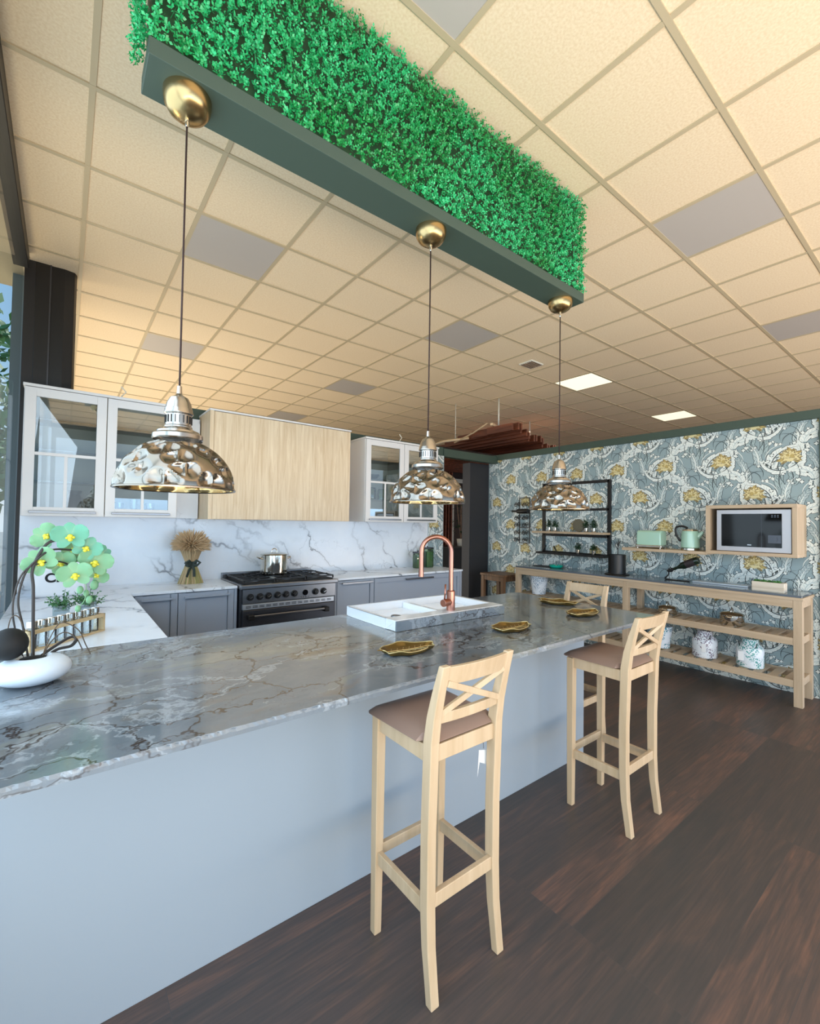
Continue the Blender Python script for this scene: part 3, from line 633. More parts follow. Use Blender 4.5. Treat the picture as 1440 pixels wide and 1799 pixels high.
# ---- leaf dishes
def leaf_dish(label):
    t = thing('leaf_dish', (0, 0, 0), label, 'dish', 'gold leaf dishes along the island')
    n = 56; rings = [(0, 0.006), (0.45, 0.004), (0.8, 0.009), (0.98, 0.02)]
    vs, fs = [], []; rr_ = random.Random(4); wob = [1+0.05*math.sin(9*2*PI*k/n)+rr_.uniform(-0.03, 0.03) for k in range(n)]
    def pt(q, z, k, off=0):
        a = 2*PI*k/n; return (0.128*q*wob[k]*math.cos(a), 0.074*q*wob[k]*math.sin(a)*(1-0.25*math.cos(a)), z+(0.004*math.sin(5*a) if q > 0.9 else 0)+off)
    b = B()
    for q, z in rings: vs += [pt(q, z, k) for k in range(n)]
    for j in range(3):
        for k in range(n): fs.append((j*n+k, j*n+(k+1) % n, (j+1)*n+(k+1) % n, (j+1)*n+k))
    b.add(vs, fs, 0, True)
    vs = []
    for q, z in ((0.98, 0.02), (0.93, 0.01), (0.75, 0.0), (0, 0.0)): vs += [pt(q, z, k, -0.002 if z else 0) for k in range(n)]
    b.add(vs, fs, 0, True); b.build('bowl', M['gold_in'], t)
    B().tube([pt(1.0, 0.021, k % n) for k in range(n+1)], 0.0022, 6, caps=False).build('rim', M['gold_rim'], t)
    b = B(); b.tube([(-0.11, 0, 0.012), (0, 0, 0.008), (0.12, 0, 0.014)], [0.0012, 0.002, 0.001], 6)
    for i in range(-3, 4):
        for sg in (-1, 1): b.tube([(i*0.03, 0, 0.008), (i*0.03+0.02, sg*0.03, 0.0115)], 0.001, 5)
    b.build('vein', M['gold_rim'], t)
    b = B().tube([(-0.12, 0, 0.018), (-0.14, 0.004, 0.022), (-0.15, 0.008, 0.021)], [0.004, 0.003, 0.002], 6); b.build('stalk', M['gold_in'], t)
    return t
d0 = leaf_dish('gold leaf dish nearest the viewer, between the sink and the first stool')
spots = [(1.205, 1.545, -0.12, None), (1.91, 1.55, -0.05, 'gold leaf dish, second from the viewer, right of the sink'),
         (2.60, 1.545, -0.1, 'gold leaf dish, third from the viewer, left of the second stool back'), (2.80, 1.86, -1.25, 'farthest gold leaf dish, in front of the low stool back at the island end')]
for i, (x, y, rz, lab) in enumerate(spots):
    o = d0 if i == 0 else copy_tree(d0)
    relabel(o, (x, y, 0.898), rz, lab or d0['label'])

# ---- bar stools
def make_stool():
    t = thing('bar_stool', (0, 0, 0), 'x', 'stool', 'pale wood bar stools at the island')
    W, D = 0.165, 0.165    # half sizes; back faces -y
    s_ = 0.034
    for sx_ in (-1, 1):
        x = sx_*(W-s_/2)
        y = D-s_/2
        B().sweep([[(x-h, y-h, z), (x+h, y-h, z), (x+h, y+h, z), (x-h, y+h, z)] for z, h in ((0, 0.0145), (0.3, 0.0165), (0.765, 0.0185))], None).build('leg', M['beech'], t, 0.003)
        secs = []
        for z, yy, hx, hy in ((0, -D+0.004, 0.016, 0.014), (0.06, -D+0.012, 0.016, 0.0145), (0.16, -D+0.026, 0.017, 0.016), (0.28, -D+0.033, 0.0175, 0.018), (0.5, -D+0.034, 0.0175, 0.019), (0.78, -D+0.026, 0.0175, 0.02), (0.86, -D+0.014, 0.017, 0.018), (0.94, -D-0.006, 0.0165, 0.015), (1.03, -D-0.032, 0.0155, 0.011)):
            xx = sx_*(W-0.018)
            secs.append([(xx-hx, yy-hy, z), (xx+hx, yy-hy, z), (xx+hx, yy+hy, z), (xx-hx, yy+hy, z)])
        B().sweep(secs, None).build('leg', M['beech'], t, 0.003)
    yb = -D+0.03; yf = D-s_/2; a = W-0.03
    b = B().box(-a, a, yb-0.011, yb+0.011, 0.715, 0.768).box(-a, a, yf-0.011, yf+0.011, 0.715, 0.768)
    b.box(-W+0.006, -W+0.028, yb, yf, 0.715, 0.768).box(W-0.028, W-0.006, yb, yf, 0.715, 0.768).build('seat_rail', M['beech'], t, 0.002)
    for bx in ((-a, a, yb-0.009, yb+0.009, 0.268, 0.312), (-a, a, yf-0.009, yf+0.009, 0.268, 0.306), (-W+0.009, -W+0.027, yb, yf, 0.245, 0.289), (W-0.027, W-0.009, yb, yf, 0.245, 0.289)):
        B().box(*bx).build('footrest', M['beech'], t, 0.002)
    # seat cushion
    b = B(); n = 14; vs = []; fs = []
    def edge(u, v):
        w_ = 0.185-0.012*(1-v)/2; x = u*w_; y = v*0.166+0.022
        k = (abs(u)**5+abs(v)**5)**0.2 if (u or v) else 0
        return x, y, k
    ii = [-1+2*i/n for i in range(n+1)]
    for layer in (0, 1):
        for v in ii:
            for u in ii:
                m_ = max(abs(u), abs(v)); uu, vv = u, v
                if abs(u) > 0.8 and abs(v) > 0.8:
                    cx_, cy2 = math.copysign(0.8, u), math.copysign(0.8, v); ddx, ddy = (u-cx_)/0.2, (v-cy2)/0.2
                    mm = max(abs(ddx), abs(ddy)); ll = math.hypot(ddx, ddy)
                    if ll > 0: uu = cx_+ddx*mm/ll*0.2; vv = cy2+ddy*mm/ll*0.2
                x, y, k = edge(uu, vv)
                if y < -0.105 and abs(x) > 0.12: x = math.copysign(0.12+(abs(x)-0.12)*0.15, x)
                dome = (1-m_**6)
                z = 0.768+0.006*(1 if m_ > 0.99 else 0) if layer == 0 else 0.776+0.026*dome+0.008*(1-m_**2)
                vs.append((x, y, z))
    q = n+1
    for layer in (0, 1):
        o_ = layer*q*q
        for i in range(n):
            for j in range(n): fs.append((o_+i*q+j, o_+i*q+j+1, o_+(i+1)*q+j+1, o_+(i+1)*q+j))
    rim_i = [j for j in range(n)]+[i*q+n for i in range(n)]+[n*q+n-j for j in range(n)]+[(n-i)*q for i in range(n)]
    for k in range(len(rim_i)):
        a0, a1 = rim_i[k], rim_i[(k+1) % len(rim_i)]; fs.append((a0, a1, a1+q*q, a0+q*q))
    b.add(vs, fs, 0, True); b.build('seat', M['seat'], t)
    # back: curved top rail, lower rail, cross
    def by(z): return -D+(0.014 if z < 0.86 else 0.014-(z-0.86)*0.27)
    def rail(z0, z1, name, dep):
        secs = []
        for i in range(9):
            u = -1+2*i/8; x = u*a; c = -dep*(1-u*u)
            secs.append([(x, by(z0)+c-0.008, z0), (x, by(z0)+c+0.008, z0), (x, by(z1)+c+0.008, z1), (x, by(z1)+c-0.008, z1)])
        B().sweep(secs, None).build(name, M['beech'], t, 0.002)
    rail(0.965, 1.025, 'top_rail', 0.012); rail(0.838, 0.872, 'lower_rail', 0.010)
    for sg in (-1, 1):
        off = 0.003*sg-0.009
        B().bar((-sg*(a-0.004), by(0.86)+off, 0.866), (sg*(a-0.004), by(0.97)+off, 0.972), 0.012, 0.020, (0, 0, 1)).build('cross_slat', M['beech'], t, 0.0015)
    return t
st = make_stool()
relabel(st, (1.065, 1.195, 0), 0.0, 'pale wood bar stool nearest the viewer, with a taupe padded seat')
st2 = copy_tree(st); relabel(st2, (2.285, 1.19, 0), 0.0, 'second pale bar stool, near the right end of the island front')
st3 = copy_tree(st); relabel(st3, (2.875, 1.80, 0), PI/2, 'far pale bar stool at the island end, its back seen over the worktop')
def tag_card(x, y, z, lab, rz):
    t = thing('price_tag', (x, y, z), lab, 'tag')
    B().tube([(x, y, z+0.075), (x+0.002, y, z+0.045)], 0.0008, 5).build('string', M['cord'], t)
    c, s_ = math.cos(rz), math.sin(rz)
    b = B(); P = [(-0.036, 0, -0.04), (-0.012, 0.010, 0.04), (0.036, -0.006, 0.03), (0.030, -0.004, -0.022), (-0.006, 0.010, -0.004)]
    P = [(x+p[0]*c-p[1]*s_, y+p[0]*s_+p[1]*c, z+p[2]) for p in P]
    b.add(P+[(p[0]+0.0006, p[1]+0.0008, p[2]) for p in P], [(0, 1, 4), (1, 2, 3, 4), (5, 9, 6), (6, 9, 8, 7)]); b.build('card', M['paper'], t)
tag_card(1.185, 1.085, 0.625, 'folded white price tag hanging under the seat of the nearest stool', 0.2)
tag_card(2.175, 1.07, 0.47, 'small white price tag behind the rear leg of the second stool', 0.4)

# ================================================================== BEAM, HEDGE, PENDANTS
t = thing('planter_shelf', (1.3, 1.6, 2.85), 'long dark green hanging shelf board below the artificial hedge', 'shelf')
B().box(0.16, 2.52, 1.51, 1.675, 2.85, 2.905).build('board', M['dkgreen'], t, 0.002)
t = thing('artificial_hedge', (1.3, 1.6, 2.905), 'long box of bright green artificial hedge between the dark board and ceiling', 'hedge')
B().box(0.17, 2.50, 1.545, 1.67, 2.906, CZ-0.01).build('backing', M['leaf_dark'], t)
def mk_leafmat():
    m = mat('bright_artificial_leaf', '#1fae5a', 0.38, spec=0.6); nt = m.node_tree
    mp = coords(m); n = N(m, 'ShaderNodeTexNoise', Scale=38.0, Detail=2.0); lk(nt, mp.outputs[0], n.inputs['Vector'])
    n2 = N(m, 'ShaderNodeTexNoise', Scale=3.0, Detail=1.0); lk(nt, mp.outputs[0], n2.inputs['Vector'])
    r = ramp(m, n.outputs['Fac'], [(0.3, '#0d7a38'), (0.5, '#19a04e'), (0.7, '#3fcf84')])
    r2 = ramp(m, n2.outputs['Fac'], [(0.4, '#148c3c'), (0.65, '#2fcf8c')])
    lk(nt, mixc(m, 0.4, r.outputs[0], r2.outputs[0]), bsdf(m).inputs['Base Color']); return m
M['hedge'] = mk_leafmat()
random.seed(7); b = B(); b.fixn = False
for i in range(7200):
    q = random.random()
    if q < 0.86: c = Vector((random.uniform(0.16, 2.52), 1.535+random.uniform(-0.02, 0.012), random.uniform(2.905, CZ-0.015))); nd = Vector((0, -1, 0))
    elif q < 0.93: c = Vector((0.165+random.uniform(-0.02, 0.01), random.uniform(1.53, 1.66), random.uniform(2.91, CZ-0.02))); nd = Vector((-1, -0.2, 0))
    else: c = Vector((2.51+random.uniform(-0.01, 0.01), random.uniform(1.53, 1.66), random.uniform(2.91, CZ-0.02))); nd = Vector((1, -0.2, 0))
    d = (nd + Vector((random.uniform(-0.8, 0.8), random.uniform(-0.2, 0.2), random.uniform(-0.7, 0.8)))).normalized()
    L = random.uniform(0.018, 0.042); side = d.orthogonal().normalized(); nl = random.randint(5, 7); a0 = random.uniform(0, 6.28)
    if random.random() < 0.03:
        L *= 2.2
        w_ = side*0.002; 
        if 2.91 < (c+d*L).z < CZ-0.012: b.add([c-w_, c+w_, c+d*L+w_*0.3, c+d*L-w_*0.3], [(0, 1, 2, 3)])
        continue
    for k in range(nl):
        a = a0+k*2.4; rd = Matrix.Rotation(a, 3, d) @ side; base = c+d*L*(0.35+0.65*k/nl)
        dirv = (rd*0.9+d*0.55).normalized(); ll = random.uniform(0.009, 0.0155); wv = dirv.cross(d)
        if wv.length < 1e-3: continue
        wv = wv.normalized()*ll*0.33; p0 = base; p2 = base+dirv*ll; p1 = base+dirv*ll*0.55
        if p2.z > CZ-0.012 or min(p0.z, p1.z, p2.z) < 2.908: continue
        b.add([p0, p1+wv, p2, p1-wv], [(0, 1, 2, 3)])
tag(b.build('foliage', M['hedge'], t), kind='stuff')

def pendant_proto():
    t = thing('pendant_lamp', (0, 0, 0), 'x', 'lamp', 'hammered dome pendants over the island')
    # origin at rim centre; rim z = 0; ceiling board at z = 1.295
    ZT = 1.294
    B().lathe([(0.073, ZT), (0.073, ZT-0.012), (0.070, ZT-0.032), (0.058, ZT-0.052), (0.038, ZT-0.066), (0.012, ZT-0.072), (0, ZT-0.073)], n=36).build('canopy', M['brass'], t)
    B().lathe([(0.0062, ZT-0.07), (0.007, ZT-0.09), (0.004, ZT-0.1), (0, ZT-0.1)], n=16).build('cord_grip', M['chrome'], t)
    B().cyl((0, 0, 0.315), (0, 0, ZT-0.09), 0.0032, 8).build('cord', M['cord'], t)
    B().lathe([(0, 0.335), (0.007, 0.335), (0.008, 0.31), (0.012, 0.305), (0.027, 0.296), (0.036, 0.278), (0.039, 0.262), (0.041, 0.258), (0.041, 0.252), (0.043, 0.248), (0.043, 0.244), (0.038, 0.24),
               (0.038, 0.205), (0.041, 0.202), (0.041, 0.198), (0.046, 0.193), (0.062, 0.186), (0.064, 0.18), (0.07, 0.178), (0.0745, 0.174), (0.075, 0.162), (0.072, 0.158)], n=40).build('socket_cap', M['pewter_cap'], t)
    b = B()
    for k in range(20):
        a = 2*PI*k/20; c, s_ = math.cos(a), math.sin(a)
        b.bar((0.0383*c, 0.0383*s_, 0.212), (0.0383*c, 0.0383*s_, 0.236), 0.0018, 0.004, (c, s_, 0))
    b.build('vent_slots', M['blackmat'], t)
    # hammered dome
    R0, H0 = 0.176, 0.165; rows = []
    rr = random.Random(9)
    for ph, cnt in ((0.13, 15), (0.35, 15), (0.57, 14), (0.78, 12), (0.98, 10), (1.17, 8), (1.36, 5)):
        for k in range(cnt): rows.append((ph+rr.uniform(-0.035, 0.035), 2*PI*(k+rr.uniform(-0.18, 0.18)+(0.5 if len(rows) % 2 else 0))/cnt))
    cents = [Vector((math.cos(p)*math.cos(a), math.cos(p)*math.sin(a), math.sin(p))) for p, a in rows]
    nu, nv = 200, 70; vs = []; vi = []
    for j in range(nv+1):
        ph = (PI/2-0.42)*j/nv
        for i in range(nu):
            a = 2*PI*i/nu; d = Vector((math.cos(ph)*math.cos(a), math.cos(ph)*math.sin(a), math.sin(ph)))
            ds = sorted((d-c).length for c in cents)[:2]
            e_ = ds[1]-ds[0]; cellr = (ds[0]+ds[1])/2
            x = min(1, ds[0]/0.205)
            dep = 0.0135*(1-x*x)**1.3 * min(1, e_/0.08+0.1)
            dep *= min(1, ph/0.06)
            k_ = 1-dep/R0
            vs.append((R0*k_*d.x, R0*k_*d.y, H0*k_*d.z if ph > 0.05 else H0*d.z)); kk = (R0*k_-0.004)/R0; vi.append((d.x*R0*kk, d.y*R0*kk, H0*kk*d.z if ph > 0.05 else H0*d.z))
    fs = [(j*nu+i, j*nu+(i+1) % nu, (j+1)*nu+(i+1) % nu, (j+1)*nu+i) for j in range(nv) for i in range(nu)]
    b = B(); b.add(vs, fs, 0, True); b.fixn = True; sh = b.build('shade', M['pewter'], t)
    b = B(); b.add(vi, fs, 0, True); b.build('shade_lining', M['brass'], t)
    B().lathe([(R0-0.006, 0.0005), (R0+0.001, -0.002), (R0+0.002, 0.002), (R0-0.002, 0.005)], n=80).build('rim', M['pewter'], t)
    B().lathe([(0, 0.055), (0.012, 0.057), (0.028, 0.072), (0.03, 0.09), (0.02, 0.115), (0.014, 0.13), (0.014, 0.15)], n=20).build('bulb', M['cream'], t)
    return t
pl_ = pendant_proto()
PL = [(0.283, 'nearest and largest-looking hammered dome pendant, left over the island'), (1.337, 'middle hammered dome pendant, hanging over the sink'), (2.392, 'farthest hammered dome pendant, hanging right over the island with a small tag')]
PTS = []
for i, (x, lab) in enumerate(PL):
    o = pl_ if i == 0 else copy_tree(pl_)
    relabel(o, (x, 1.592, 1.556), 0.7*i+0.2, lab); PTS.append(o)
t = thing('pendant_tag', (2.33, 1.56, 1.73), 'tiny white tag tied to the cap of the farthest pendant', 'tag')
B().bar((2.333, 1.548, 1.80), (2.320, 1.545, 1.765), 0.022, 0.001, (0.6, -1, 0)).build('card', M['paper'], t)
B().cyl((2.36, 1.56, 1.815), (2.335, 1.549, 1.80), 0.0006, 5).build('string', M['cord'], t)

# ================================================================== BACK KITCHEN
FY = 3.95
def shaker(b, x0, x1, z0, z1, y, fr=0.055, th=0.018, y2=0.009):
    b.box(x0, x0+fr, y-th, y, z0, z1).box(x1-fr, x1, y-th, y, z0, z1).box(x0+fr, x1-fr, y-th, y, z0, z0+fr).box(x0+fr, x1-fr, y-th, y, z1-fr, z1)
    b.box(x0+fr, x1-fr, y-th+y2, y, z0+fr, z1-fr); return b
def bar_handle(x0, x1, y, z, parent, horiz=True, m='steel'):
    b = B()
    b.box(x0, x1, y-0.03, y-0.02, z-0.008, z+0.008).box(x0+0.006, x0+0.016, y-0.022, y, z-0.006, z+0.006).box(x1-0.016, x1-0.006, y-0.022, y, z-0.006, z+0.006)
    return b.build('handle', M[m], parent, 0.002)
t = thing('base_cabinet', (0.8, 4.2, 0), 'blue-grey shaker base cabinet with two doors left of the range', 'cabinet', 'base cabinets along the back wall')
B().box(0.40, 1.165, FY, 4.49, 0.08, 0.875).build('body', M['cab_grey'], t)
B().box(0.42, 1.165, FY+0.05, 4.4, 0, 0.08).build('plinth', M['dkgrey'], t)
B().box(1.165, 1.188, FY-0.018, 4.49, 0, 0.875).build('side_panel', M['cab_grey'], t, 0.001)
for x0, x1, nm in ((0.435, 0.728, 1), (0.734, 1.162, 1)):
    d = shaker(B(), x0, x1, 0.09, 0.868, FY, 0.05).build('door', M['cab_grey'], t, 0.002)
    d2 = bar_handle(x0+0.04, x1-0.04, FY-0.018, 0.835, d, m='cab_grey')
t = thing('base_cabinet', (3.0, 4.2, 0), 'blue-grey base cabinet with narrow door and wide drawer right of the range', 'cabinet', 'base cabinets along the back wall')
B().box(2.15, 3.87, FY, 4.49, 0.08, 0.875).build('body', M['cab_grey'], t)
B().box(2.15, 3.86, FY+0.05, 4.4, 0, 0.08).build('plinth', M['dkgrey'], t)
B().box(2.128, 2.15, FY-0.018, 4.49, 0, 0.875).build('side_panel', M['cab_grey'], t, 0.001)
B().box(3.85, 3.875, FY-0.018, 4.49, 0, 0.875).build('end_panel', M['cab_grey'], t, 0.001)
d = shaker(B(), 2.155, 2.59, 0.09, 0.868, FY, 0.05).build('door', M['cab_grey'], t, 0.002); bar_handle(2.2, 2.56, FY-0.018, 0.842, d)
d = shaker(B(), 2.597, 3.846, 0.50, 0.868, FY, 0.05).build('drawer', M['cab_grey'], t, 0.002); bar_handle(3.0, 3.4, FY-0.018, 0.835, d, m='steel_dark')
d = shaker(B(), 2.597, 3.846, 0.09, 0.494, FY, 0.05).build('drawer', M['cab_grey'], t, 0.002); bar_handle(3.0, 3.4, FY-0.018, 0.45, d, m='steel_dark')
t = thing('peninsula_cabinet', (0.1, 3.2, 0), 'grey base cabinet run under the white marble return beside the window', 'cabinet')
B().box(-0.25, 0.37, 2.40, 4.49, 0.08, 0.875).build('body', M['cab_grey'], t)
B().box(-0.25, 0.33, 2.42, 4.49, 0, 0.08).build('plinth', M['dkgrey'], t)
for y0 in (2.42, 2.95, 3.46): B().box(0.37, 0.388, y0, y0+0.5, 0.09, 0.868).build('door', M['cab_grey'], t, 0.002)
# worktops
pp = [(-0.262, 2.392), (0.405, 2.392), (0.405, 3.925), (1.188, 3.925), (1.188, 4.498), (-0.262, 4.498)]
tag(B().sweep([[(x, y, 0.875) for x, y in pp], [(x, y, 0.897) for x, y in pp]], None).build('marble_worktop', M['marble'], None, 0.002), 'L-shaped white marble worktop along the window and left of the range', 'worktop')
tag(B().box(2.128, 3.885, 3.925, 4.498, 0.875, 0.897).build('marble_worktop', M['marble'], None, 0.002), 'white marble worktop right of the range', 'worktop')

# range cooker
t = thing('range_cooker', (1.66, 4.2, 0), 'wide stainless range cooker with black gas hob', 'cooker')
RX0, RX1, RY = 1.20, 2.118, 3.885
B().box(RX0, RX1, RY+0.02, 4.48, 0.1, 0.90).build('body', M['steel_dark'], t, 0.003)
B().box(RX0+0.04, RX1-0.04, RY+0.06, 4.4, 0, 0.1).build('plinth', M['blackmat'], t)
B().box(RX0-0.005, RX1+0.005, RY-0.03, 4.48, 0.868, 0.905).build('hob', M['steel'], t, 0.006)
B().box(RX0+0.03, RX1-0.03, RY+0.02, 4.44, 0.905, 0.912).build('hob_plate', M['blackmat'], t, 0.002)
B().box(RX0, RX1, 4.455, 4.49, 0.905, 0.955).build('backguard', M['steel'], t, 0.003)
p = B().box(RX0+0.02, RX1-0.01, RY-0.005, RY+0.02, 0.742, 0.866).build('control_panel', M['steel'], t, 0.003)
for kx in (1.282, 1.365, 1.441, 1.524, 1.603, 1.685, 1.895, 1.978):
    k = B().cyl((kx, RY-0.005, 0.797), (kx, RY-0.016, 0.797), 0.030, 24).cyl((kx, RY-0.016, 0.797), (kx, RY-0.034, 0.797), 0.021, 24).build('knob', M['black'], t, 0.001)
    B().bar((kx-0.012, RY-0.037, 0.791), (kx+0.014, RY-0.037, 0.803), 0.008, 0.007, (0, 0, 1)).build('grip', M['chrome'], k)
B().cyl((1.791, RY-0.005, 0.797), (1.791, RY-0.012, 0.797), 0.026, 24).build('clock', M['ovenglass'], t)
b = B()
for i in range(4): b.cyl((1.752+i*0.024, RY-0.005, 0.757), (1.752+i*0.024, RY-0.009, 0.757), 0.005, 10)
b.build('clock_buttons', M['chrome'], t)
p = B().box(RX0+0.02, RX1-0.03, RY-0.012, RY+0.02, 0.69, 0.736).build('vent_strip', M['silver'], t, 0.002)
b = B()
for i in range(14):
    for z in (0.705, 0.716): b.box(RX0+0.045+i*0.059, RX0+0.088+i*0.059, RY-0.0135, RY-0.011, z, z+0.005)
b.build('vent_slots', M['blackmat'], p)
d = B().box(RX0+0.02, RX1-0.02, RY-0.008, RY+0.02, 0.14, 0.684).build('oven_door', M['steel_dark'], t, 0.004)
B().box(RX0+0.14, RX1-0.16, RY-0.0095, RY-0.006, 0.22, 0.55).build('oven_window', M['ovenglass'], d)
b = B().box(RX0+0.06, RX1-0.11, RY-0.065, RY-0.045, 0.628, 0.646); b.build('towel_rail', M['steel'], d, 0.004)
for bx in (RX0+0.055, RX1-0.155): B().box(bx, bx+0.05, RY-0.070, RY-0.006, 0.608, 0.652).build('rail_bracket', M['black'], d, 0.006)
for gx in (0.03, 0.325, 0.62):
    x0 = RX0+gx+0.01; b = B(); x1 = x0+0.27; ya, yb_ = RY+0.04, 4.42
    for yy in (ya, (ya+yb_)/2, yb_): b.bar((x0, yy, 0.935), (x1, yy, 0.935), 0.012, 0.012)
    for xx in (x0, x1): b.bar((xx, ya, 0.935), (xx, yb_, 0.935), 0.012, 0.012)
    for yy in (ya+(yb_-ya)*0.25, ya+(yb_-ya)*0.75):
        b.bar((x0, yy, 0.94), (x0+0.1, yy, 0.94), 0.01, 0.012).bar((x1-0.1, yy, 0.94), (x1, yy, 0.94), 0.01, 0.012)
        xm_ = (x0+x1)/2; b.bar((xm_, yy-0.1, 0.94), (xm_, yy-0.04, 0.94), 0.01, 0.012).bar((xm_, yy+0.04, 0.94), (xm_, yy+0.1, 0.94), 0.01, 0.012)
    for xx in (x0, x1):
        for yy in (ya, yb_): b.box(xx-0.006, xx+0.006, yy-0.006, yy+0.006, 0.911, 0.935)
    b.build('grate', M['black'], t)
    for yy in (ya+(yb_-ya)*0.25, ya+(yb_-ya)*0.75):
        k = B().lathe([(0.045, 0), (0.045, 0.008), (0.032, 0.012), (0.032, 0.02), (0, 0.022)], ((x0+x1)/2, yy, 0.911), 24).build('burner', M['steel'], t)
        B().lathe([(0.028, 0.02), (0.028, 0.026), (0, 0.027)], ((x0+x1)/2, yy, 0.911), 24).build('burner_cap', M['blackmat'], k)
# stock pot
def pot(name, c, r, h, label, z, knob=True, group=None):
    t = thing(name, (c[0], c[1], z), label, 'pot', group)
    B().lathe([(0, 0.002), (r*0.95, 0), (r, 0.008), (r, h-0.004), (r+0.004, h), (r-0.003, h), (r-0.003, 0.01), (0, 0.01)], (c[0], c[1], z), 48).build('body', M['chrome'], t)
    B().lathe([(r+0.003, h+0.001), (r, h+0.006), (r*0.8, h+0.016), (r*0.3, h+0.024), (0, h+0.025)], (c[0], c[1], z), 40).build('lid', M['chrome'], t)
    B().tube([(c[0]+0.028*math.cos(a), c[1], z+h+0.022+0.036*math.sin(a)) for a in [PI*i/8 for i in range(9)]], 0.0045, 8).build('lid_handle', M['chrome'], t)
    for sg in (-1, 1):
        b = B(); hw = 0.035
        b.tube([(c[0]+sg*(r-0.002), c[1]-hw, z+h*0.78), (c[0]+sg*(r+0.025), c[1]-hw*0.9, z+h*0.86), (c[0]+sg*(r+0.04), c[1], z+h*0.88), (c[0]+sg*(r+0.025), c[1]+hw*0.9, z+h*0.86), (c[0]+sg*(r-0.002), c[1]+hw, z+h*0.78)], 0.005, 8)
        b.build('handle', M['chrome'], t)
    return t
pot('stock_pot', (1.625, 4.24), 0.128, 0.185, 'large polished steel stock pot with lid on the gas hob', 0.947)

# wheat sheaf
random.seed(21)
wx, wy, wz = 0.895, 4.30, 0.897
t = thing('wheat_sheaf', (wx, wy, wz), 'dried wheat sheaf tied with a dark ribbon on the marble worktop', 'dried wheat')
bs = B(); be = B(); bg = B()
for i in range(700):
    a = random.uniform(0, 2*PI); q = math.sqrt(random.random())
    bot = Vector((wx+0.105*q*math.cos(a), wy+0.075*q*math.sin(a), wz)); mid = Vector((wx+0.042*q*math.cos(a), wy+0.042*q*math.sin(a), wz+0.17))
    th_ = 1.95*q; dv = Vector((math.sin(th_)*math.cos(a), math.sin(th_)*math.sin(a), math.cos(th_)))
    cc = Vector((wx, wy, wz+0.335)); tp = cc+Vector((dv.x*0.16, dv.y*0.13, dv.z*0.14))+dv*random.uniform(-0.03, 0.012)
    (bg if i % 2 else bs).tube([bot, bot.lerp(mid, 0.6), mid], 0.0024, 4)
    m2 = tp-dv*0.07; bs.tube([mid, m2], 0.0018, 4)
    be.tube([m2, m2+dv*0.02, m2+dv*0.045, m2+dv*0.075], [0.0025, 0.0058, 0.005, 0.0006], 5)
bg.build('straw', M['straw_green'], t); bs.build('stalks', M['wheat'], t); tag(be.build('ears', M['wheat_dark'], t), kind='stuff')
B().lathe([(0.05, 0.145), (0.047, 0.17), (0.05, 0.195)], (wx, wy, wz), 24).build('ribbon_band', M['ribbon'], t)
b = B()
for sg in (-1, 1):
    b.tube([(wx, wy-0.05, wz+0.17), (wx+sg*0.03, wy-0.07, wz+0.205), (wx+sg*0.06, wy-0.065, wz+0.185), (wx+sg*0.035, wy-0.065, wz+0.16), (wx, wy-0.05, wz+0.168)], 0.012, 6, flat=0.4)
    b.tube([(wx, wy-0.055, wz+0.168), (wx+sg*0.02-0.01, wy-0.075, wz+0.12), (wx+sg*0.03-0.02, wy-0.085, wz+0.065)], 0.013, 6, flat=0.25)
b.build('bow', M['ribbon'], t)

# green glass jars
def gjar(x, y, r, h, lab):
    t = thing('glass_jar', (x, y, 0.897), lab, 'jar')
    pr = [(r*0.9, 0), (r, 0.01), (r, h-0.03), (r*0.96, h-0.01), (r*0.94, h)]
    def sq(rr, z, a): return rr*(1/max(abs(math.cos(a)), abs(math.sin(a))))**0.75
    b = B(); b.lathe([(0.001, 0)]+pr, (x, y, 0.897), 40, mod=sq); b.build('jar_body', M['green_glass'], t)
    B().lathe([(0.001, 0.004), (r*0.9, 0.004), (r*0.92, h*0.85), (0.001, h*0.85)], (x, y, 0.897), 32, mod=sq).build('green_contents', mat('olive_contents', '#7a9c70', 0.5), t)
    B().lathe([(r*1.02, h), (r*1.05, h+0.006), (r*1.02, h+0.018), (0.001, h+0.019)], (x, y, 0.897), 32, mod=sq).build('lid', M['steel_dark'], t)
    B().ball((x, y, 0.897+h+0.026), 0.010, 10).build('lid_knob', M['black'], t)
gjar(3.50, 4.33, 0.050, 0.185, 'shorter square green glass jar with dark lid behind the copper tap')
gjar(3.68, 4.36, 0.060, 0.235, 'taller square green glass jar with dark lid beside the wallpaper strip')

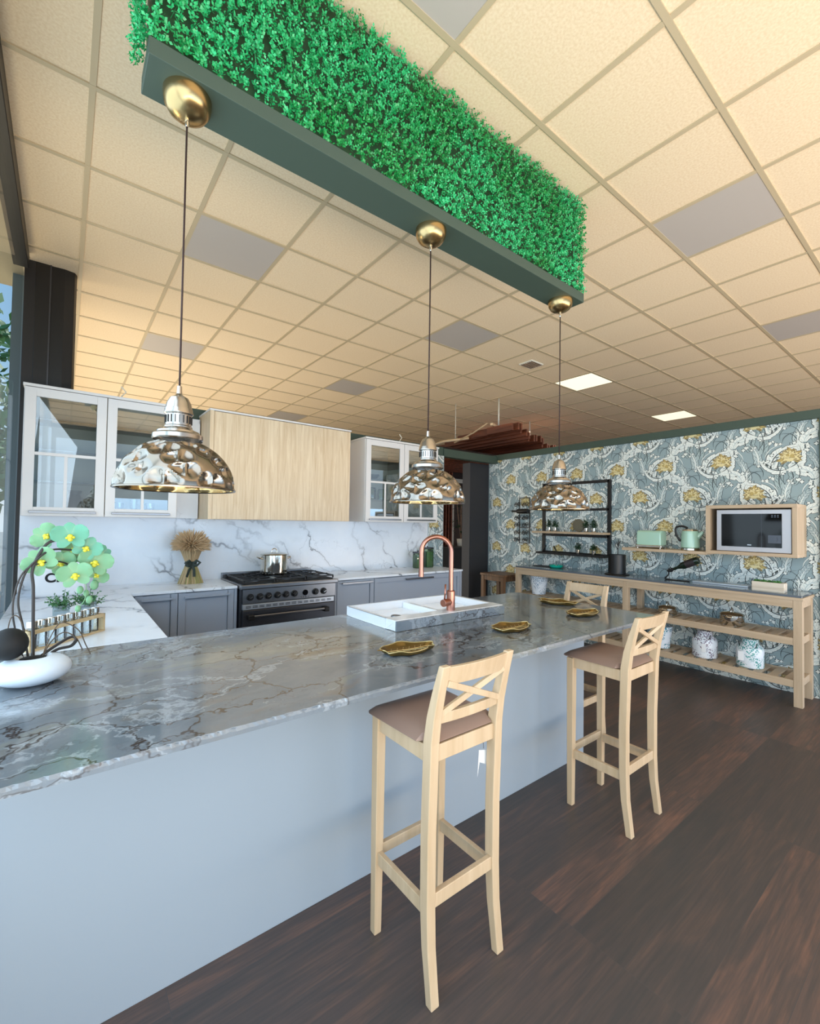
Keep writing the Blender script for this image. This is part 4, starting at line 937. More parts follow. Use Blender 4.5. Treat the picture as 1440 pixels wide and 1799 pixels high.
# ---- wall cabinets
def glass_cabinet(X0, X1, Y0, Y1, Z0, Z1, doors, label, open_doors):
    t = thing('glass_wall_cabinet', ((X0+X1)/2, Y1, Z0), label, 'cabinet', 'glass-fronted wall cabinets')
    th = 0.019; yb_ = Y0+0.022
    B().box(X0, X0+th, yb_, Y1, Z0, Z1).build('side_panel', M['cab_white'], t, 0.001); B().box(X1-th, X1, yb_, Y1, Z0, Z1).build('side_panel', M['cab_white'], t, 0.001)
    B().box(X0+th, X1-th, yb_, Y1, Z0, Z0+th).build('bottom_panel', M['cab_white'], t); B().box(X0-0.006, X1+0.006, Y0-0.006, Y1, Z1, Z1+0.02).build('top_panel', M['cab_white'], t, 0.001)
    B().box(X0+th, X1-th, Y1-0.012, Y1, Z0+th, Z1).build('back_panel', M['cab_in'], t)
    xm_ = doors[0][1]+0.003; B().box(xm_-0.009, xm_+0.009, yb_+0.002, Y1-0.012, Z0+th, Z1).build('divider', M['cab_in'], t)
    H = Z1-Z0
    for f in (0.27, 0.52, 0.76):
        B().box(X0+th, X1-th, yb_+0.02, Y1-0.015, Z0+H*f, Z0+H*f+0.006).build('glass_shelf', M['smoke_glass'], t)
    for x0, x1 in doors:
        fr = 0.062; ydo = Y0+0.02
        b = B().box(x0, x0+fr, Y0, ydo, Z0+0.002, Z1-0.004).box(x1-fr, x1, Y0, ydo, Z0+0.002, Z1-0.004).box(x0+fr, x1-fr, Y0, ydo, Z0+0.002, Z0+0.002+fr).box(x0+fr, x1-fr, Y0, ydo, Z1-0.004-fr, Z1-0.004)
        d = b.build('door', M['cab_white'], t, 0.002)
        zm = Z0+H*0.485; xc = (x0+x1)/2
        B().box(x0+fr, x1-fr, Y0+0.003, ydo-0.004, zm-0.011, zm+0.011).box(xc-0.01, xc+0.01, Y0+0.003, ydo-0.004, Z0+fr, zm-0.011).build('glazing_bar', M['cab_white'], d, 0.001)
        B().box(x0+fr-0.004, x1-fr+0.004, Y0+0.009, Y0+0.013, Z0+fr-0.004, Z1-fr).build('pane', M['glass'], d)
        bar_handle(x0+0.04, x1-0.05, Y0, Z0+0.028, d)
    return t
glass_cabinet(-0.25, 0.745, 4.15, 4.495, 1.47, 2.395, ((-0.244, 0.238), (0.244, 0.739)), 'pale wall cabinet with two glazed doors at the left window', None)
glass_cabinet(2.60, 3.66, 4.15, 4.495, 1.465, 2.385, ((2.606, 3.128), (3.134, 3.654)), 'pale wall cabinet with two glazed doors right of the oak cabinet', None)
t = thing('wall_filler_panel', (0.84, 4.495, 1.47), 'pale marble filler panel between the left glass cabinet and the oak cabinet', 'panel')
B().box(0.76, 0.965, 4.42, 4.495, 1.47, 2.38).build('panel', M['marble'], t, 0.001)
t = thing('oak_wall_cabinet', (1.66, 4.495, 1.465), 'wide plain light oak wall cabinet above the range', 'cabinet')
B().box(0.975, 2.375, 4.122, 4.495, 1.465, 2.415).build('body', M['oak_v'], t, 0.001)
B().box(1.01, 2.372, 4.10, 4.12, 1.468, 2.41).build('flap_door', M['oak_v'], t, 0.001)
B().box(0.97, 2.38, 4.095, 4.495, 2.415, 2.43).build('top_board', M['cab_white'], t, 0.001)
B().box(0.975, 1.008, 4.10, 4.122, 1.465, 2.415).build('side_post', M['oak_v'], t, 0.001)
for x, z, lab in ((0.36, 2.42, 'thin pale cable sticking up behind the left glass cabinet'), (3.25, 2.41, 'small pale cable end on top of the right glass cabinet')):
    tag(B().tube([(x, 4.4, z-0.02), (x-0.01, 4.4, z+0.06), (x+0.02, 4.4, z+0.1), (x-0.015, 4.4, z+0.14)], 0.006, 6).build('cable', M['cream']), lab, 'cable')
tag(B().tube([(1.68, 4.3, 2.43), (1.74, 4.3, 2.455), (1.8, 4.3, 2.455), (1.86, 4.3, 2.44), (1.9, 4.3, 2.436)], 0.006, 6).build('cable', M['blackmat']), 'black cable lying on top of the oak cabinet', 'cable')
# things behind glass
def tumbler(x, y, z, r, h, lab, m='jar_glass', grp='glasses in the left glass cabinet'):
    return tag(B().lathe([(0.001, 0.004), (r*0.8, 0), (r, h), (r-0.003, h), (r*0.74, 0.006), (0.001, 0.006)], (x, y, z), 24).build('drinking_glass', M[m]), lab, 'glass', grp)
zb = 1.49
tumbler(0.345, 4.3, zb, 0.036, 0.1, 'leftmost wide glass at the bottom of the second cabinet door')
tumbler(0.45, 4.32, zb, 0.03, 0.13, 'tall narrow glass at the bottom of the second cabinet door')
tumbler(0.56, 4.3, zb, 0.04, 0.1, 'rightmost wide glass at the bottom of the second cabinet door')
def vase_(x, y, z, lab, m, prof, nm='glass_vase', cat='vase'):
    return tag(B().lathe(prof, (x, y, z), 28).build(nm, M[m]), lab, cat)
vase_(0.06, 4.33, zb, 'dark round jug at the bottom of the leftmost cabinet door', 'steel_dark', [(0.001, 0), (0.06, 0), (0.075, 0.05), (0.05, 0.11), (0.035, 0.15), (0.045, 0.18), (0.04, 0.18), (0.03, 0.15), (0.001, 0.1)], 'jug', 'jug')
HZ = 1.465+0.92*0.27+0.006
vase_(2.80, 4.32, 1.465+0.92*0.52+0.006, 'dark bowl on the upper shelf of the right glass cabinet', 'steel_dark', [(0.001, 0), (0.04, 0), (0.075, 0.04), (0.08, 0.06), (0.076, 0.06), (0.036, 0.01), (0.001, 0.01)], 'bowl', 'bowl')
vase_(2.78, 4.32, HZ, 'green glass jar on the lower shelf of the right glass cabinet', 'green_glass', [(0.001, 0), (0.055, 0), (0.06, 0.02), (0.06, 0.12), (0.05, 0.14), (0.001, 0.14)], 'glass_jar', 'jar')
vase_(2.93, 4.32, HZ, 'dark glass jar right of the green jar in the right cabinet', 'green_glass', [(0.001, 0), (0.05, 0), (0.05, 0.11), (0.04, 0.13), (0.001, 0.13)], 'glass_jar', 'jar')

# ================================================================== LEFT WORKTOP OBJECTS
# white canister with lettering
t = thing('bread_bin', (-0.03, 4.15, 0.897), 'white enamel bin lettered CR behind the orchid', 'bread bin')
B().box(-0.17, 0.14, 4.02, 4.26, 0.897, 1.115).build('body', M['white'], t, 0.025, 4)
B().box(-0.165, 0.135, 4.025, 4.255, 1.118, 1.14).build('lid', M['white'], t, 0.01, 3)
def text_obj(s_, size, loc, rot, m_, parent, name='lettering', ext=0.0006):
    cu = bpy.data.curves.new(name, 'FONT'); cu.body = s_; cu.size = size; cu.extrude = ext; cu.offset = size*0.035
    o = bpy.data.objects.new(name, cu); dg = bpy.context.evaluated_depsgraph_get()
    COL.objects.link(o); bpy.context.view_layer.update()
    me = bpy.data.meshes.new_from_object(o.evaluated_get(bpy.context.evaluated_depsgraph_get())); bpy.data.objects.remove(o)
    o2 = bpy.data.objects.new(name, me); me.materials.clear(); me.materials.append(m_); COL.objects.link(o2)
    o2.parent = parent; po = Vector(parent['_o']); o2.location = Vector(loc)-po; o2.rotation_euler = rot; return o2
text_obj('CR', 0.088, (-0.098, 4.0185, 1.005), (PI/2, 0, 0), M['blackmat'], t)
# planters
random.seed(31)
def glass_planter(x, y, lab, s=1.0):
    t = thing('herb_planter', (x, y, 0.897), lab, 'potted plant', 'glass herb planters')
    b = B()
    w_, h_ = 0.038*s, 0.07
    b.box(x-w_, x+w_, y-w_, y-w_+0.003, 0.897, 0.897+h_).box(x-w_, x+w_, y+w_-0.003, y+w_, 0.897, 0.897+h_).box(x-w_, x-w_+0.003, y-w_, y+w_, 0.897, 0.897+h_).box(x+w_-0.003, x+w_, y-w_, y+w_, 0.897, 0.897+h_)
    b.box(x-w_, x+w_, y-w_, y+w_, 0.897, 0.901); b.build('pot', M['jar_glass'], t)
    B().box(x-w_+0.005, x+w_-0.005, y-w_+0.005, y+w_-0.005, 0.902, 0.935).build('gravel', M['stone_white'], t)
    b = B(); bs_ = B()
    for i in range(34):
        a = random.uniform(0, 6.28); el = random.uniform(0.15, 1.3); L = random.uniform(0.05, 0.12)
        p0 = Vector((x, y, 0.94)); d = Vector((math.cos(a)*math.cos(el), math.sin(a)*math.cos(el), math.sin(el))); p1 = p0+d*L
        bs_.tube([p0, p1], 0.0012, 4)
        for k in range(9):
            c = p0.lerp(p1, 0.3+0.7*k/9); dv = Vector((random.gauss(0, 1), random.gauss(0, 1), random.gauss(0.3, 1))).normalized()*0.015; sd = dv.orthogonal().normalized()*0.0045
            b.add([c, c+dv*0.5+sd, c+dv, c+dv*0.5-sd], [(0, 1, 2, 3)])
    b.build('leaves', mat('sprig_leaf', '#3d6b45', 0.5), t); bs_.build('stems', M['leaf_herb'], t)
glass_planter(-0.0, 3.20, 'left glass planter of green sprigs behind the spice rack'); glass_planter(0.125, 3.26, 'right glass planter of green sprigs behind the spice rack')
# spice rack
A_ = Vector((0.175, 2.70, 0.897)); C_ = Vector((-0.10, 2.42, 0.897)); dr = (C_-A_).normalized(); ln = (C_-A_).length; nr_ = Vector((dr.y, -dr.x, 0))
if nr_.y < 0: nr_ = -nr_
def RB(b, u0, u1, v0, v1, z0, z1):
    P = [A_+dr*u+nr_*v for v in (v0, v1) for u in (u0, u1)]
    vs = [(p.x, p.y, 0.897+z) for z in (z0, z1) for p in P]
    return b.add(vs, [(0, 1, 3, 2), (4, 6, 7, 5), (0, 4, 5, 1), (2, 3, 7, 6), (0, 2, 6, 4), (1, 5, 7, 3)])
t = thing('spice_rack', tuple(A_), 'pale wooden rack holding a row of small spice jars on the marble', 'rack')
b = B(); RB(b, 0, ln, 0, 0.055, 0, 0.008); b.build('base_board', M['rack_wood'], t, 0.001)
b = B(); RB(b, 0, ln, 0, 0.012, 0.072, 0.088); RB(b, 0, ln, 0.043, 0.055, 0.072, 0.088); b.build('top_rail', M['rack_wood'], t, 0.001)
for u in (0, ln-0.01): b = B(); RB(b, u, u+0.01, 0, 0.055, 0.008, 0.088); b.build('end_board', M['rack_wood'], t, 0.001)
nj = 8; jar0 = None
for i in range(nj):
    u = 0.035+i*(ln-0.07)/(nj-1); c = A_+dr*u+nr_*0.0275
    lab = ['steel-capped spice jar at the right end of the wooden rack', 'spice jar second from the right end of the wooden rack', 'spice jar third from the right end of the wooden rack', 'spice jar fourth from the right end of the wooden rack', 'spice jar fourth from the left end of the wooden rack', 'spice jar third from the left end of the wooden rack', 'spice jar second from the left end of the wooden rack', 'spice jar at the left end of the rack, behind the orchid stem'][i]
    if jar0 is None:
        jar0 = thing('spice_jar', (c.x, c.y, 0.905), lab, 'jar', 'spice jars in the wooden rack')
        B().lathe([(0.001, 0), (0.0165, 0), (0.0165, 0.078), (0.013, 0.088), (0.013, 0.09)], (c.x, c.y, 0.905), 20).build('jar_body', M['jar_glass'], jar0)
        B().lathe([(0.017, 0.088), (0.0185, 0.09), (0.0185, 0.112), (0.0165, 0.115), (0.001, 0.115)], (c.x, c.y, 0.905), 20).build('cap', M['chrome'], jar0)
    else:
        o = copy_tree(jar0); o.location = (c.x, c.y, 0.9055); o['label'] = lab
# orchid in white bowl
ox, oy, oz = -0.072, 1.985, 0.897
t = thing('orchid_pot', (ox, oy, oz), 'green orchid with black stems in a flat white stone bowl', 'potted orchid')
B().lathe([(0.001, 0.001)]+[(0.107*math.cos(t_)**0.72, 0.046+0.0455*math.sin(t_)) for t_ in [math.radians(-86+i*8) for i in range(19)]]+[(0.05, 0.0905), (0.043, 0.086), (0.03, 0.07), (0.001, 0.068)], (ox, oy, oz), 48).build('bowl', M['stone_white'], t)
B().ball((ox-0.062, oy-0.01, oz+0.142), 0.052, 24).build('black_ball', M['blackmat'], t)
B().lathe([(0.001, 0.0), (0.042, 0.0), (0.036, 0.022), (0.001, 0.028)], (ox, oy, oz+0.062), 20).build('soil', M['blackmat'], t)
b = B()
def curve(ps, n=14):
    ps = [Vector(p) for p in ps]; P = [ps[0]*2-ps[1]]+ps+[ps[-1]*2-ps[-2]]; out = []
    for i in range(1, len(P)-2):
        for k in range(n):
            s2 = k/n; out.append(0.5*((2*P[i])+(-P[i-1]+P[i+1])*s2+(2*P[i-1]-5*P[i]+4*P[i+1]-P[i+2])*s2*s2+(-P[i-1]+3*P[i]-3*P[i+1]+P[i+2])*s2**3))
    out.append(ps[-1]); return out
b.tube(curve([(ox+0.0, oy+0.01, oz+0.06), (-0.078, 2.09, 1.05), (-0.082, 2.1, 1.2), (-0.085, 2.1, 1.275), (-0.05, 2.12, 1.36), (0.0, 2.14, 1.38)]), 0.0052, 8)
b.tube(curve([(ox-0.01, oy+0.02, oz+0.06), (-0.105, 2.08, 1.07), (-0.122, 2.1, 1.16), (-0.108, 2.1, 1.25), (-0.08, 2.1, 1.30), (-0.03, 2.12, 1.34), (0.06, 2.15, 1.33)]), 0.0036, 8)
b.tube(curve([(ox-0.02, oy+0.015, oz+0.06), (-0.125, 2.08, 1.06), (-0.135, 2.09, 1.15), (-0.12, 2.1, 1.24), (-0.085, 2.1, 1.285), (0.0, 2.14, 1.29), (0.07, 2.16, 1.22)]), 0.003, 8)
b.build('flower_stem', M['stem_black'], t)
b = B()
for P in ([(ox, oy, oz+0.07), (-0.02, 2.02, 1.0), (0.03, 2.02, 1.03), (0.045, 2.0, 1.02)], [(ox+0.01, oy, oz+0.065), (-0.01, 2.02, 0.99), (0.03, 2.01, 1.0), (0.047, 2.0, 1.022)]): b.tube(curve(P), 0.0055, 8, flat=0.45)
b.build('strap_leaf', M['stem_black'], t)
b = B()
for P in ([(ox+0.02, oy, oz+0.07), (-0.03, 2.03, 1.03), (0.0, 2.04, 1.08), (0.05, 2.04, 1.05), (0.075, 2.04, 0.99), (0.09, 2.03, 0.955)], [(ox+0.02, oy, oz+0.07), (-0.025, 2.03, 1.02), (0.01, 2.04, 1.045), (0.045, 2.04, 1.02), (0.065, 2.04, 0.975)],
          [(ox-0.01, oy, oz+0.07), (-0.09, 2.0, 0.97), (-0.12, 1.99, 0.94), (-0.16, 1.98, 0.91)], [(-0.15, 2.08, 1.0), (-0.14, 2.08, 1.1), (-0.12, 2.08, 1.11), (-0.1, 2.08, 1.06)]): b.tube(curve(P), 0.002, 6)
b.build('air_root', M['stem_thin'], t)
def blossom(c, look, s_, roll, m_):
    look = Vector(look).normalized(); x = look.cross(Vector((0, 0, 1))).normalized(); y = x.cross(look).normalized()
    R = Matrix.Rotation(roll, 3, look); x = R@x; y = R@y; c = Vector(c)
    b = B()
    def petal(a, L, W, cup=0.25):
        d = x*math.cos(a)+y*math.sin(a); sd = -x*math.sin(a)+y*math.cos(a); n, m2 = 7, 5; vs = []; fs = []
        for i in range(n+1):
            u = i/n; wd = W*max(0.12, 1-abs(2*u**0.85-1.12)**2.6)**0.6 if i < n else W*0.25
            for j in range(m2):
                v = -1+2*j/(m2-1); vs.append(c+d*(L*u)+sd*(wd*v)+look*(L*cup*(u*u-0.3*v*v*u)+0.001))
        for i in range(n):
            for j in range(m2-1): fs.append((i*m2+j, i*m2+j+1, (i+1)*m2+j+1, (i+1)*m2+j))
        b.add(vs, fs, 0, True)
    petal(PI/2, 0.048*s_, 0.017*s_, 0.1); petal(PI/2+2.3, 0.046*s_, 0.015*s_, 0.1); petal(PI/2-2.3, 0.046*s_, 0.015*s_, 0.1)
    petal(PI/2+1.15, 0.054*s_, 0.027*s_, 0.3); petal(PI/2-1.15, 0.054*s_, 0.027*s_, 0.3)
    fl = b.build('blossom', m_, t)
    b2 = B(); b2.ball(tuple(c+look*0.010*s_+y*0.001), 0.0085*s_, 12, (1, 1, 1)); b2.ball(tuple(c+look*0.014*s_-y*0.009*s_), 0.007*s_, 10); b2.ball(tuple(c+look*0.012*s_-y*0.003*s_+x*0.009*s_), 0.0045*s_, 8); b2.ball(tuple(c+look*0.012*s_-y*0.003*s_-x*0.009*s_), 0.0045*s_, 8)
    li = b2.build('lip', M['lip'], fl)
    li.matrix_parent_inverse = Matrix.Identity(4)
for (x, y, z), s_, ro, k in (((0.02, 2.12, 1.387), 1.15, 0.1, 1), ((-0.052, 2.16, 1.389), 0.95, 1.0, 0), ((0.07, 2.13, 1.342), 1.0, -0.5, 1), ((-0.062, 2.12, 1.295), 1.1, 0.7, 0), ((-0.004, 2.16, 1.285), 0.95, 0.3, 0),
                               ((0.098, 2.13, 1.285), 1.15, -0.3, 0), ((0.038, 2.1, 1.242), 1.1, 0.2, 0), ((0.108, 2.17, 1.232), 0.8, -0.9, 0), ((0.12, 2.2, 1.31), 0.8, -1.1, 1), ((0.03, 2.2, 1.33), 0.9, 2.0, 0)):
    blossom((x, y, z), (-0.15+x*2, -1, 0.05), s_, ro, M['petal2'] if k else M['petal'])
b = B()
for c, r in (((0.055, 2.15, 1.18), 0.013), ((0.10, 2.16, 1.195), 0.016), ((0.085, 2.15, 1.14), 0.013), ((0.05, 2.14, 1.11), 0.011), ((0.075, 2.16, 1.165), 0.011)): b.ball(c, r, 12, (0.9, 0.9, 1.25))
b.tube(curve([(0.07, 2.16, 1.22), (0.075, 2.15, 1.18), (0.07, 2.15, 1.14), (0.05, 2.14, 1.11)]), 0.0016, 6)
b.build('bud', M['petal'], t)

# ================================================================== RIGHT WALL
TX0, TX1, TY0, TY1 = 4.76, 5.145, 0.905, 3.82
t = thing('console_table', (4.95, 2.4, 0), 'long washed-oak console table with slatted shelves against the floral wallpaper', 'console table')
lw = 0.058
for y in (TY0, 2.325, TY1-lw):
    for x in (TX0, TX1-lw): B().box(x, x+lw, y, y+lw, 0, 0.87).build('leg', M['oak_hv'], t, 0.002)
b = B().box(TX0+0.002, TX0+0.024, TY0+lw, TY1-lw, 0.805, 0.87).box(TX1-0.024, TX1-0.002, TY0+lw, TY1-lw, 0.805, 0.87)
for y in (TY0+0.005, TY1-0.03): b.box(TX0+lw, TX1-lw, y, y+0.025, 0.805, 0.87)
b.build('apron', M['oak_h'], t, 0.002)
B().box(TX0-0.005, TX1+0.012, TY0-0.008, TY1+0.008, 0.87, 0.893).build('top_frame', M['oak_h'], t, 0.002)
B().box(TX0, TX1+0.012, TY0, TY1, 0.893, 0.912).build('stone_top', mat('dark_blue_grey_stone', '#5d6670', 0.16, coat=0.3), t, 0.002)
for z in (0.50, 0.155):
    hh = 0.06
    for y0, y1 in ((TY0+lw, 2.325), (2.325+lw, TY1-lw)):
        b = B().box(TX0+0.004, TX0+0.028, y0, y1, z, z+hh).box(TX1-0.028, TX1-0.004, y0, y1, z, z+hh); b.build('shelf_rail', M['oak_h'], t, 0.002)
        n = int((y1-y0)/0.098)
        for i in range(n):
            yy = y0+0.008+i*(y1-y0-0.075)/(n-1)
            B().box(TX0+0.028, TX1-0.028, yy, yy+0.06, z+hh-0.016, z+hh-0.002).build('shelf_slat', M['oak_h'], t, 0.001)
    for y in (TY0+0.015, TY1-lw+0.015): B().box(TX0+lw, TX1-lw, y, y+0.028, z, z+hh).build('end_rail', M['oak_h'], t, 0.002)
ZS = 0.912
# teal dish
t = thing('teal_dish', (5.0, 3.36, ZS), 'bright teal round dish at the far end of the console', 'dish')
B().lathe([(0.001, 0.002), (0.06, 0), (0.08, 0.012), (0.086, 0.034), (0.08, 0.034), (0.072, 0.016), (0.001, 0.01)], (5.0, 3.36, ZS), 32).build('bowl', M['teal'], t)
B().lathe([(0.001, 0.035), (0.015, 0.034), (0.02, 0.022), (0.001, 0.012)], (5.0, 3.36, ZS), 16).build('glass_knob', M['jar_glass'], t)
tag(B().box(4.93, 5.1, 3.42, 3.68, ZS, ZS+0.006).build('placemat', M['dkgrey'], None, 0.001), 'flat dark slate mat at the far end of the console', 'mat')
# black cylinder planter on a tray
t = thing('black_vase', (4.95, 2.54, ZS), 'black cylindrical pot with a bare black twig on the console', 'vase')
B().lathe([(0.001, 0.012), (0.092, 0.012), (0.092, 0.225), (0.088, 0.225), (0.086, 0.03), (0.001, 0.03)], (4.95, 2.54, ZS), 40).build('cylinder', M['black'], t)
B().lathe([(0.001, 0), (0.128, 0), (0.13, 0.006), (0.126, 0.011), (0.001, 0.012)], (4.95, 2.54, ZS), 40).build('saucer', M['black'], t)
b = B(); zz = ZS+0.22
b.tube([(4.95, 2.53, ZS+0.03), (4.95, 2.53, zz+0.06), (4.95, 2.525, zz+0.12), (4.95, 2.50, zz+0.155)], 0.005, 6)
for p, q in (((4.95, 2.53, zz+0.06), (4.95, 2.56, zz+0.11)), ((4.95, 2.56, zz+0.11), (4.95, 2.565, zz+0.15)), ((4.95, 2.527, zz+0.10), (4.95, 2.545, zz+0.15)), ((4.95, 2.525, zz+0.12), (4.95, 2.53, zz+0.165))): b.tube([p, q], 0.0038, 6)
b.build('twig', M['stem_black'], t)
# bottle holder
t = thing('bottle_holder', (4.95, 1.92, ZS), 'thin black metal loop stand holding a wine bottle on the console', 'bottle holder')
B().tube(curve([(4.95, 1.80, ZS+0.004), (4.95, 1.98, ZS+0.004), (4.95, 2.03, ZS+0.01), (4.95, 2.0, ZS+0.05), (4.95, 1.99, ZS+0.09)]), 0.006, 8).build('stand', M['black'], t)
B().tube(arc((4.95, 1.975, ZS+0.105), 0.021, 0, 2*PI, 16, 'yz'), 0.004, 6).build('loop', M['black'], t)
t = thing('wine_bottle', (4.95, 1.85, ZS+0.15), 'dark green wine bottle lying tilted in the black holder', 'bottle')
b = B(); p0 = Vector((4.95, 2.0, ZS+0.09)); p1 = Vector((4.95, 1.72, ZS+0.225)); d = p1-p0
tt = [(0, 0.014), (0.32, 0.014), (0.42, 0.024), (0.5, 0.036), (0.97, 0.037), (1.0, 0.033)]
b.tube([p0+d*u for u, r in tt], [r for u, r in tt], 20); b.build('bottle', mat('dark_green_bottle', '#17251a', 0.12), t)
b = B(); b.tube([p0+d*0.6, p0+d*0.88], 0.0378, 20); b.build('label', mat('dark_label', '#2a2326', 0.5), t)
b = B(); b.tube([p0-d*0.01, p0+d*0.2], 0.0148, 16); b.build('capsule', M['blackmat'], t)
tag(B().box(4.96, 5.1, 1.32, 1.78, ZS, ZS+0.016).build('chrome_tray', M['silver'], None, 0.003), 'long low silver tray lying on the console beside the wine bottle', 'tray')
# succulent box
t = thing('planter_box', (4.86, 1.14, ZS), 'small whitewashed wooden box of green succulents on the console', 'planter')
px0, px1, py0, py1 = 4.81, 4.91, 1.03, 1.255
b = B().box(px0, px0+0.01, py0, py1, ZS, ZS+0.082).box(px1-0.01, px1, py0, py1, ZS, ZS+0.082).box(px0+0.01, px1-0.01, py0, py0+0.01, ZS, ZS+0.082).box(px0+0.01, px1-0.01, py1-0.01, py1, ZS, ZS+0.082).box(px0+0.01, px1-0.01, py0+0.01, py1-0.01, ZS, ZS+0.07)
b.build('box', wood('whitewashed_wood', '#d8d0c2', '#b8ac9a', 'Y', 0.6), t, 0.002)
random.seed(8); b = B()
for i in range(16):
    cx_ = random.uniform(px0+0.02, px1-0.02); cy2 = random.uniform(py0+0.02, py1-0.02); zc = ZS+0.075
    for k in range(12):
        a = k*2.4; el = 0.25+0.08*k; d = Vector((math.cos(a)*math.cos(el), math.sin(a)*math.cos(el), math.sin(el)))*0.026; sd = d.cross(Vector((0, 0, 1))).normalized()*0.007; c = Vector((cx_, cy2, zc))
        b.add([c, c+d*0.6+sd, c+d+Vector((0, 0, 0.003)), c+d*0.6-sd, c+d*0.5-Vector((0, 0, 0.004))], [(0, 1, 2, 3), (0, 4, 1), (1, 4, 2), (2, 4, 3), (3, 4, 0)])
b.build('succulents', M['leaf_herb'], t)
# floating shelf and microwave housing
t = thing('floating_shelf', (5.0, 2.0, 1.197), 'pale oak floating shelf left of the microwave box', 'shelf')
B().box(4.86, 5.169, 1.628, 2.44, 1.197, 1.226).build('board', M['oak_h'], t, 0.002)
t = thing('microwave_housing', (5.0, 1.29, 1.215), 'pale oak box on the wall framing the microwave', 'cabinet')
MX = 4.85; b = B()
b.box(MX, 5.169, 0.95, 1.625, 1.638, 1.67).box(MX, 5.169, 0.95, 1.625, 1.213, 1.243); b.build('horizontal_board', M['oak_h'], t, 0.002)
B().box(MX, 5.169, 0.95, 0.985, 1.243, 1.638).build('side_board', M['oak_hv'], t, 0.001); B().box(MX, 5.169, 1.59, 1.625, 1.243, 1.638).build('side_board', M['oak_hv'], t, 0.001)
B().box(5.15, 5.169, 0.985, 1.59, 1.243, 1.638).build('back_board', M['oak_h'], t)
t = thing('microwave', (5.0, 1.26, 1.244), 'steel-framed black microwave oven inside the oak box', 'microwave')
B().box(4.875, 5.14, 0.995, 1.535, 1.246, 1.622).build('body', M['steel_dark'], t, 0.003)
B().box(4.868, 4.876, 0.992, 1.54, 1.246, 1.626).build('front_frame', mat('satin_steel_frame', '#b3b0b2', 0.35, 0.5), t, 0.006)
g_ = B().box(4.864, 4.868, 1.055, 1.50, 1.29, 1.588).build('glass_front', M['microglass'], t, 0.002)
B().box(4.8628, 4.8642, 1.195, 1.197, 1.29, 1.588).build('door_gap', M['steel_dark'], g_)
B().box(4.8628, 4.8642, 1.27, 1.30, 1.305, 1.312).build('badge', M['silver'], g_)
b = B()
for j in range(2):
    for i in range(3): b.box(4.8628, 4.8642, 1.075+i*0.02, 1.087+i*0.02, 1.555+j*0.014, 1.563+j*0.014)
b.build('display', M['steel_dark'], g_)
B().box(4.8628, 4.8642, 1.06, 1.15, 1.33, 1.40).build('control_plate', M['steel_dark'], g_)
B().tube([(4.866, 1.105, 1.365), (4.856, 1.105, 1.365)], 0.022, 24).build('dial', M['steel_dark'], g_)
# toaster
t = thing('toaster', (4.97, 2.17, 1.226), 'mint green two-slot toaster on the floating shelf', 'toaster')
b = B(); secs = []
pts = [(4.92, 1.262), (4.918, 1.36), (4.925, 1.40), (4.945, 1.417), (5.035, 1.417), (5.055, 1.40), (5.062, 1.36), (5.06, 1.262)]
for y, k in ((2.06, 0.94), (2.066, 0.99), (2.08, 1.0), (2.29, 1.0), (2.304, 0.99), (2.31, 0.94)): secs.append([((x-4.99)*k+4.99, y, (z-1.34)*k+1.34) for x, z in pts])
b.sweep(secs, None, 0, True).build('body', M['mint'], t, 0.004)
B().box(4.912, 5.068, 2.05, 2.32, 1.236, 1.264).build('base', M['chrome'], t, 0.008)
b = B().box(4.955, 4.975, 2.09, 2.28, 1.415, 1.4185).box(5.005, 5.025, 2.09, 2.28, 1.415, 1.4185); b.build('slot', M['blackmat'], t)
b = B().box(4.975, 5.005, 2.315, 2.33, 1.30, 1.312); b.box(4.985, 4.995, 2.308, 2.318, 1.28, 1.39); b.build('lever', M['chrome'], t, 0.001)
b = B()
for x in (4.93, 5.05):
    for y in (2.07, 2.30): b.cyl((x, y, 1.226), (x, y, 1.238), 0.01, 12)
b.build('foot', M['chrome'], t)
# kettle
kx, ky = 4.97, 1.80
t = thing('kettle', (kx, ky, 1.226), 'mint green electric kettle with black handle on the floating shelf', 'kettle')
B().lathe([(0.001, 0.03), (0.082, 0.03), (0.083, 0.05), (0.078, 0.16), (0.072, 0.195), (0.001, 0.197)], (kx, ky, 1.226), 36).build('body', M['mint'], t)
B().lathe([(0.001, 0), (0.078, 0), (0.082, 0.006), (0.082, 0.022), (0.07, 0.03)], (kx, ky, 1.226), 36).build('base', M['chrome'], t)
B().lathe([(0.073, 0.196), (0.066, 0.21), (0.03, 0.222), (0.001, 0.224)], (kx, ky, 1.226), 32).build('lid', M['chrome'], t)
B().tube(curve([(kx-0.01, ky+0.02, 1.45), (kx-0.01, ky+0.07, 1.468), (kx-0.01, ky+0.125, 1.455), (kx-0.01, ky+0.13, 1.40), (kx-0.01, ky+0.10, 1.33), (kx-0.01, ky+0.08, 1.32)]), 0.0105, 10, flat=0.7).build('handle', M['black'], t)
B().tube([(kx, ky-0.06, 1.36), (kx, ky-0.10, 1.40), (kx, ky-0.115, 1.415)], [0.03, 0.018, 0.012], 12).build('spout', M['mint'], t)
